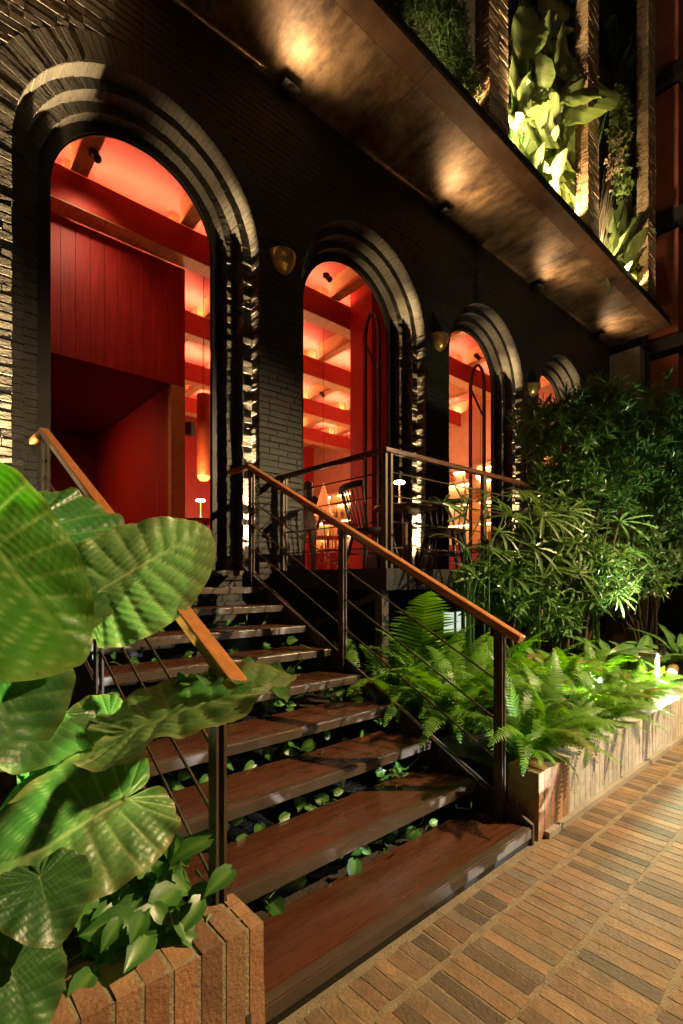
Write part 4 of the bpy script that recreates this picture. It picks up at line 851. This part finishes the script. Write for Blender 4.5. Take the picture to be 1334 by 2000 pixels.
def table_lamp(label, loc, e=14, w=3):
    t = thing('table_lamp', label, 'table lamp', loc, group='cordless table lamps')
    def part(mb, n, m):
        o = mb.build(n, m, None, True); o.parent = t; return o
    part(MB().lathe([(0, 0), (.045, 0), (.045, .012), (.009, .016), (.008, .25)], (0, 0, 0), 16), 'stem', BRASS); part(MB().lathe([(.0, .252), (.06, .25), (.064, .262), (.05, .278), (0, .282)], (0, 0, 0), 20), 'shade', emis('lamp_shade_light', (1, .82, .58), e)); point(Vector(loc) + Vector((0, 0, .225)), w, (1, .78, .5), .04); return t
TWM = mat('table_wood', (.12, .07, .04), .3, var=.25, scale=8, stretch=(1, 8, 1))
round_table('round dark table on the terrace holding a small lit lamp', (4.25, 3.72, LAND), .36, TWM, 'round tables')
table_lamp('small glowing lamp on the terrace table', (4.13, 3.7, LAND + .73))
windsor('windsor_chair', 'dark spindle back chair on the terrace left of the lamp table', (3.72, 3.72, LAND), R(75), DCHAIR, group='dark chairs on the terrace')
windsor('windsor_chair', 'dark spindle back chair right of the terrace lamp table, behind the palm', (4.78, 3.55, LAND), R(-60), DCHAIR, group='dark chairs on the terrace')
windsor('low_stool', 'dark backless stool in front of the terrace lamp table', (4.35, 3.25, LAND), R(15), DCHAIR, group='dark chairs on the terrace', stool=True)
windsor('windsor_chair', 'dark spindle back chair on the terrace before the third arch', (6.3, 3.7, LAND), R(-110), DCHAIR, group='dark chairs on the terrace')
# inside
windsor('windsor_chair', 'red lit wooden chair inside the second arch beside the standing person', (5.7, 6.7, LAND), R(160), RCHAIR, group='chairs in the dining room')
windsor('windsor_chair', 'red lit wooden chair inside the second arch behind the terrace chair', (6.6, 6.9, LAND), R(200), RCHAIR, group='chairs in the dining room')
windsor('windsor_chair', 'wooden chair deep in the dining room before the bar shelves', (7.6, 8.4, LAND), R(30), RCHAIR, group='chairs in the dining room')
round_table('round table inside the second arch with a lit lamp', (6.2, 7.4, LAND), .42, RCHAIR, 'round tables'); table_lamp('glowing lamp on the table inside the second arch', (6.2, 7.4, LAND + .73), 14, 4)
round_table('round table inside the nearest arch, mostly behind the large leaf', (3.15, 6.4, LAND), .36, RCHAIR, 'round tables'); table_lamp('glowing lamp low inside the nearest arch beside its right jamb', (3.05, 6.35, LAND + .73), 14, 3)
# pendant lamps
pen = at(398, 850, 7.6); t = thing('cylinder_pendant', 'long cylindrical hanging lamp glowing at its foot inside the nearest arch', 'pendant lamp', pen)
tubez = at(398, 772, 7.6).z; lowz = at(398, 930, 7.6).z
CYL = mat('pendant_leather', (.55, .14, .05), .5, var=.2)
MB().lathe([(.105, lowz), (.108, (lowz + tubez) / 2), (.105, tubez), (0, tubez)], (pen.x, pen.y, 0), 24).build('tube', CYL, t, True)
MB().tube([(pen.x, pen.y, tubez), (pen.x, pen.y, 6.15)], .006, 6).build('cord', BLK, t); MB().lathe([(.0, lowz - .08), (.06, lowz - .07), (.09, lowz - .03), (.1, lowz)], (pen.x, pen.y, 0), 20).build('globe', emis('pendant_globe', (1, .35, .08), 2.2), t, True)
point((pen.x - .25, pen.y - .25, lowz - .1), 34, (1, .5, .22), .1)
pc = at(632, 975, 8.6); t = thing('cone_pendant', 'orange fabric cone lamp hanging inside the second arch', 'pendant lamp', pc)
za, zb = at(632, 943, 8.6).z, at(632, 1006, 8.6).z
MB().lathe([(.006, za), (.17, zb), (.165, zb + .002)], (pc.x, pc.y, 0), 8).build('shade', emis('cone_shade_cloth', (.9, .25, .06), .8), t); MB().tube([(pc.x, pc.y, za), (pc.x, pc.y, 6.15)], .004, 5).build('cord', BLK, t)
point((pc.x, pc.y, zb - .1), 12, (1, .55, .25), .08)
for (x, y, w, lb) in ((8.3, 7.2, 36, 'added hanging lamp in the dining room behind the third arch'), (9.9, 6.4, 24, 'added hanging lamp behind the last arch'), (7.6, 10.5, 44, 'added hanging lamp far back in the dining room'), (4.6, 9.5, 26, 'added hanging lamp far back behind the pier of the second arch')):  # globe lamps added to brighten the dining room
    t = thing('added_globe_lamp', lb, 'pendant lamp', (x, y, 3.3), group='small added globe lamps in the dining room'); z_ = 3.9
    MB().lathe([(0, -.09), (.06, -.065), (.09, 0), (.06, .065), (0.01, .09)], (x, y, z_), 16).build('globe', emis('added_globe_glow', (1, .5, .2), 2), t, True); MB().tube([(x, y, z_ + .09), (x, y, 6.15)], .004, 5).build('cord', BLK, t); point((x, y, z_ - .16), w * 3.4, (1, .62, .34), .1)
# ceiling spots on the cross beams
for q, (u, v, lb) in enumerate(((183, 300, 'black ceiling spotlight under the beam in the nearest arch'), (637, 538, 'black ceiling spotlight at the top of the second arch'), (628, 768, 'small black ceiling spotlight lower in the second arch'), (930, 694, 'black ceiling spotlight in the third arch'))):
    d = (5.84 - EYE) * FPX / (HOR - v); p = at(u, v, d); t = thing('ceiling_spotlight', lb, 'spotlight', p, group='spotlights under the ceiling beams')
    m = MB().tube([(p.x, p.y, 5.86), (p.x, p.y, 5.82)], .05, 14); m.tube([(p.x, p.y - .02, 5.815), (p.x + .02, p.y - .07, 5.75)], [.04, .042], 14); m.build('housing', BLK, t)
    if q == 0: spot((p.x + .02, p.y - .1, 5.70), (1.5, 6.3, 4.5), 34, (1, .6, .35), 110, 1, .04)
p = at(371, 838, 7.9); t = thing('wall_speaker', 'small black speaker on the red post inside the nearest arch', 'speaker', p); bevel(MB().obox(p, (.12, .14, .2), .5).build('cabinet', BLK, t), .01); MB().tube([p, p + Vector((-.25, .1, .03))], .012, 6).build('bracket', BLK, t)
# red curtain panel and folded door leaves at the right jambs
for k in (1, 2, 3):
    xc = ARCH_X[k]; lf = thing('folded_door', 'dark framed arched glass door leaf folded back at the right jamb of the %s arch' % nm[k], 'door', (xc + .74, 5.2, LAND), group='folded door leaves')
    xh = xc + ORD_R[3] - .03
    def leaf_path(o): return [(5.05 + o, LAND + .02)] + [(5.05 + o, 4.95)] + [(5.05 + .17 - (.17 - o) * math.cos(a), 4.95 + (.42 - o) * math.sin(a)) for a in np.linspace(.15, math.pi - .15, 9)] + [(5.39 - o, 4.95), (5.39 - o, LAND + .02)]
    A_, B_ = leaf_path(0), leaf_path(.05); n = len(A_); m = MB()
    m.add([(xh - .02, y, z) for y, z in A_] + [(xh - .02, y, z) for y, z in B_] + [(xh + .02, y, z) for y, z in A_] + [(xh + .02, y, z) for y, z in B_],
          [[i, i + 1, n + i + 1, n + i] for i in range(n - 1)] + [[2 * n + i, 3 * n + i, 3 * n + i + 1, 2 * n + i + 1] for i in range(n - 1)] + [[i, 2 * n + i, 2 * n + i + 1, i + 1] for i in range(n - 1)] + [[n + i, n + i + 1, 3 * n + i + 1, 3 * n + i] for i in range(n - 1)])
    m.build('frame', BLK, lf); MB().box(xh - .015, xh + .015, 5.10, 5.34, LAND + .02, LAND + .25).build('bottom_rail', BLK, lf); MB().beam((xh, 5.08, 4.35), (xh, 5.36, 4.95), .03, .03, (1, 0, 0)).build('brace', BLK, lf)
    MB().box(xh - .003, xh + .003, 5.09, 5.35, LAND + .26, 4.96).build('pane', GLASS, lf)
t = thing('red_partition', 'red panel standing behind the folded door of the second arch', 'partition', (5.6, 5.6, LAND)); MB().box(5.5, 6.1, 5.5, 5.6, LAND, 6.1).build('board', REDW, t); MB().box(5.5, 5.53, 5.6, 6.0, LAND, 6.1).build('side', REDW, t)
# bar shelves with bottles along the end wall
bar = thing('bar_shelves', 'brightly lit bar shelving along the far end wall', 'shelves', (11.2, 10, LAND)); LIT = emis('shelf_light', (1, .66, .32), 26)
for z in (2.3, 2.85, 3.4, 3.95, 4.3):
    MB().box(11.02, 11.44, 5.1, 14.2, z, z + .035).build('shelf', CREAM, bar); MB().box(11.36, 11.38, 5.2, 14.1, z - .03, z - .012).build('light_strip', LIT, bar)
MB().box(11.42, 11.445, 5.1, 14.2, 2.3, 4.3).build('back_panel', CREAM, bar); MB().box(10.95, 11.4, 5.1, 14.2, LAND, 2.29).build('cabinet', REDD, bar)
y = 5.1
while y < 14.2: MB().box(11.03, 11.43, y, y + .03, 2.34, 4.29).build('divider', ORGW, bar); y += 1.13
bcol = [mat('bottle_glass_%d' % i, c, .15, var=.1, bump=0) for i, c in enumerate(((.05, .1, .03), (.25, .09, .02), (.3, .03, .02), (.5, .35, .15)))]
bm = []
for c in bcol:
    m = MB().lathe([(0, 0), (.04, 0), (.04, .19), (.014, .25), (.014, .32), (0, .32)], (0, 0, 0), 8).build('bottle', c, None, True); bm.append(m.data); bpy.data.objects.remove(m)
for z in (2.335, 2.885, 3.435):
    for i in range(46):
        y = 5.4 + rnd.random() * 8.6; o = bpy.data.objects.new('bottle', rnd.choice(bm)); C.objects.link(o); o.location = (11.1 + rnd.random() * .2, y, z); s = rnd.uniform(.8, 1.15); o.scale = (s, s, s)
        tag(o, 'small bottle standing on the lit bar shelves', 'bottle', 'bottles on the bar shelves')
for i, (y, z) in enumerate(((7.5, 3.985), (8.2, 3.985), (7.2, 3.435), (8.6, 3.435))):
    o = MB().lathe([(0, 0), (.1, 0), (.17, .1), (.17, .2), (.1, .27), (.11, .3), (.09, .3)], (11.2, y, z), 18).build('clay_jar', RCHAIR, None, True); tag(o, 'round clay jar on the %s lit shelf in the third arch, %s of its pair' % ('topmost' if z > 3.9 else 'lower', 'nearer' if y < 8 else 'farther'), 'jar', 'clay jars on the shelves')
# ------------------------------------------------------------------ person in black standing inside the second arch
def person(label, loc, rz):
    t = thing('person', label, 'person', loc, rz)
    me = bpy.data.meshes.new('body')
    J = {'pel': (0, 0, .92, .15, .11), 'wai': (0, 0, 1.08, .13, .095), 'che': (0, .01, 1.28, .165, .11), 'nec': (0, .0, 1.42, .06, .06), 'hed': (0, -.02, 1.50, .062, .065), 'hd2': (0, -.025, 1.585, .082, .095), 'top': (0, -.01, 1.655, .055, .065)}
    E = [('pel', 'wai'), ('wai', 'che'), ('che', 'nec'), ('nec', 'hed'), ('hed', 'hd2'), ('hd2', 'top')]
    for s, n in ((-1, 'l'), (1, 'r')):
        J.update({'hip' + n: (s * .09, 0, .86, .095, .095), 'kne' + n: (s * .1, -.01, .47, .06, .062), 'ank' + n: (s * .1, .02, .08, .042, .045), 'toe' + n: (s * .11, -.14, .035, .038, .03),
                  'sho' + n: (s * .175, .01, 1.36, .062, .06), 'elb' + n: (s * .25, .03, 1.1, .043, .043), 'wri' + n: (s * .22, -.12, .93, .028, .026), 'pal' + n: (s * .21, -.19, .9, .034, .018)})
        E += [('pel', 'hip' + n), ('hip' + n, 'kne' + n), ('kne' + n, 'ank' + n), ('ank' + n, 'toe' + n), ('che', 'sho' + n), ('sho' + n, 'elb' + n), ('elb' + n, 'wri' + n), ('wri' + n, 'pal' + n)]
        for i, (dx, L) in enumerate(((-.022, .07), (-.008, .08), (.007, .076), (.02, .06))):
            J['f%d%s' % (i, n)] = (s * .21 + dx, -.215 - L * .5, .885, .009, .009); J['g%d%s' % (i, n)] = (s * .21 + dx, -.21 - L, .865, .008, .008); E += [('pal' + n, 'f%d%s' % (i, n)), ('f%d%s' % (i, n), 'g%d%s' % (i, n))]
        J['th' + n] = (s * .18, -.2, .9, .01, .01); E += [('wri' + n, 'th' + n)]
    ks = list(J); me.from_pydata([J[k][:3] for k in ks], [(ks.index(a), ks.index(b)) for a, b in E], [])
    o = link('body', me, mat('black_clothes', (.008, .008, .009), .8, var=.2), None); o.parent = t; sk = o.modifiers.new('skin', 'SKIN'); 
    for i, k in enumerate(ks): v = me.skin_vertices[0].data[i]; v.radius = J[k][3:5]; v.use_root = (k == 'pel')
    sk.use_smooth_shade = True; sb = o.modifiers.new('sub', 'SUBSURF'); sb.levels = 1; sb.render_levels = 1
    SK = mat('skin', (.5, .28, .18), .5, var=.1); HR = mat('dark_hair', (.01, .008, .006), .5, var=.2)
    h = MB().lathe([(0, 1.47), (.07, 1.5), (.088, 1.56), (.085, 1.62), (.05, 1.665), (0, 1.675)], (0, -.035, 0), 16).build('head', SK, None, True); h.parent = t
    h = MB().lathe([(.085, 1.36), (.1, 1.48), (.102, 1.58), (.09, 1.65), (.05, 1.7), (0, 1.71)], (0, .012, 0), 16, math.radians(-20), math.radians(200)).build('hair', HR, None, True); h.parent = t
    fc = MB()
    for s in (-1, 1): fc.lathe([(0, -.01), (.01, 0), (0, .01)], (s * .032, -.12, 1.575), 8)
    fc.build('eyes', HR, None).parent = t; MB().add([(-.014, -.118, 1.53), (.014, -.118, 1.53), (0, -.145, 1.535), (0, -.118, 1.575)], [[0, 1, 2], [0, 2, 3], [1, 3, 2]]).build('nose', SK, None).parent = t
    for s in (-1, 1): MB().add([(s * .11 - .04, -.19, 0), (s * .11 + .04, -.19, 0), (s * .11 + .04, .07, 0), (s * .11 - .04, .07, 0), (s * .11 - .035, -.18, .04), (s * .11 + .035, -.18, .04), (s * .11 + .035, .065, .06), (s * .11 - .035, .065, .06)], [[0, 1, 5, 4], [1, 2, 6, 5], [2, 3, 7, 6], [3, 0, 4, 7], [4, 5, 6, 7]]).build('shoe', mat('white_shoe', (.7, .7, .66), .6), None).parent = t
    return t
pp = at(601, 1120, 9.0); person('person in black clothes standing with their back to the terrace inside the second arch', (pp.x, pp.y, LAND), R(150))
# ------------------------------------------------------------------ neighbouring building at the right edge
nb_ = thing('neighbour_building', 'dark building with terracotta panels at the right edge', 'building', (16, 6, 0))
MB().box(12.75, 24, 3.9, 12, 0, 16).build('wall', DARKB, nb_)
for (z0, z1) in ((4.9, 6.4), (6.9, 9.2), (9.7, 12.4), (12.9, 15.8)):
    x = 12.9
    while x < 22: MB().box(x, x + 1.5, 3.3, 3.9, z0, z1).build('panel', TERRA, nb_); x += 1.58
    MB().box(12.8, 24, 3.15, 3.9, z1 + .12, z1 + .4).build('ledge', DARKB, nb_)
MB().box(12.35, 12.7, 3.9, 4.6, 0, 6.6).build('pier', CONC, nb_)
t = thing('green_glass_panel', 'small green glass panel under the end of the soffit', 'window', (12.8, 3.85, 6)); MB().box(12.75, 13.4, 3.85, 3.88, 4.9, 6.6).build('pane', mat('green_glass', (.03, .16, .1), .2, var=.1), t); MB().box(12.72, 13.43, 3.84, 3.86, 6.6, 6.66).build('frame', BLK, t)

# recessed downlight in the dark underside inside the nearest arch
t = thing('recessed_downlight', 'recessed downlight in the dark underside of the red box', 'downlight', (1.9, 7.4, 3.9)); MB().lathe([(.07, 0), (.07, -.012), (.05, -.014), (.05, 0)], (.7, 7.6, 3.937), 18).build('rim', BLK, t)
spot((.7, 7.6, 3.92), (2.62, 7.8, 2.0), 110, (1, .5, .2), 120, 1, .06)
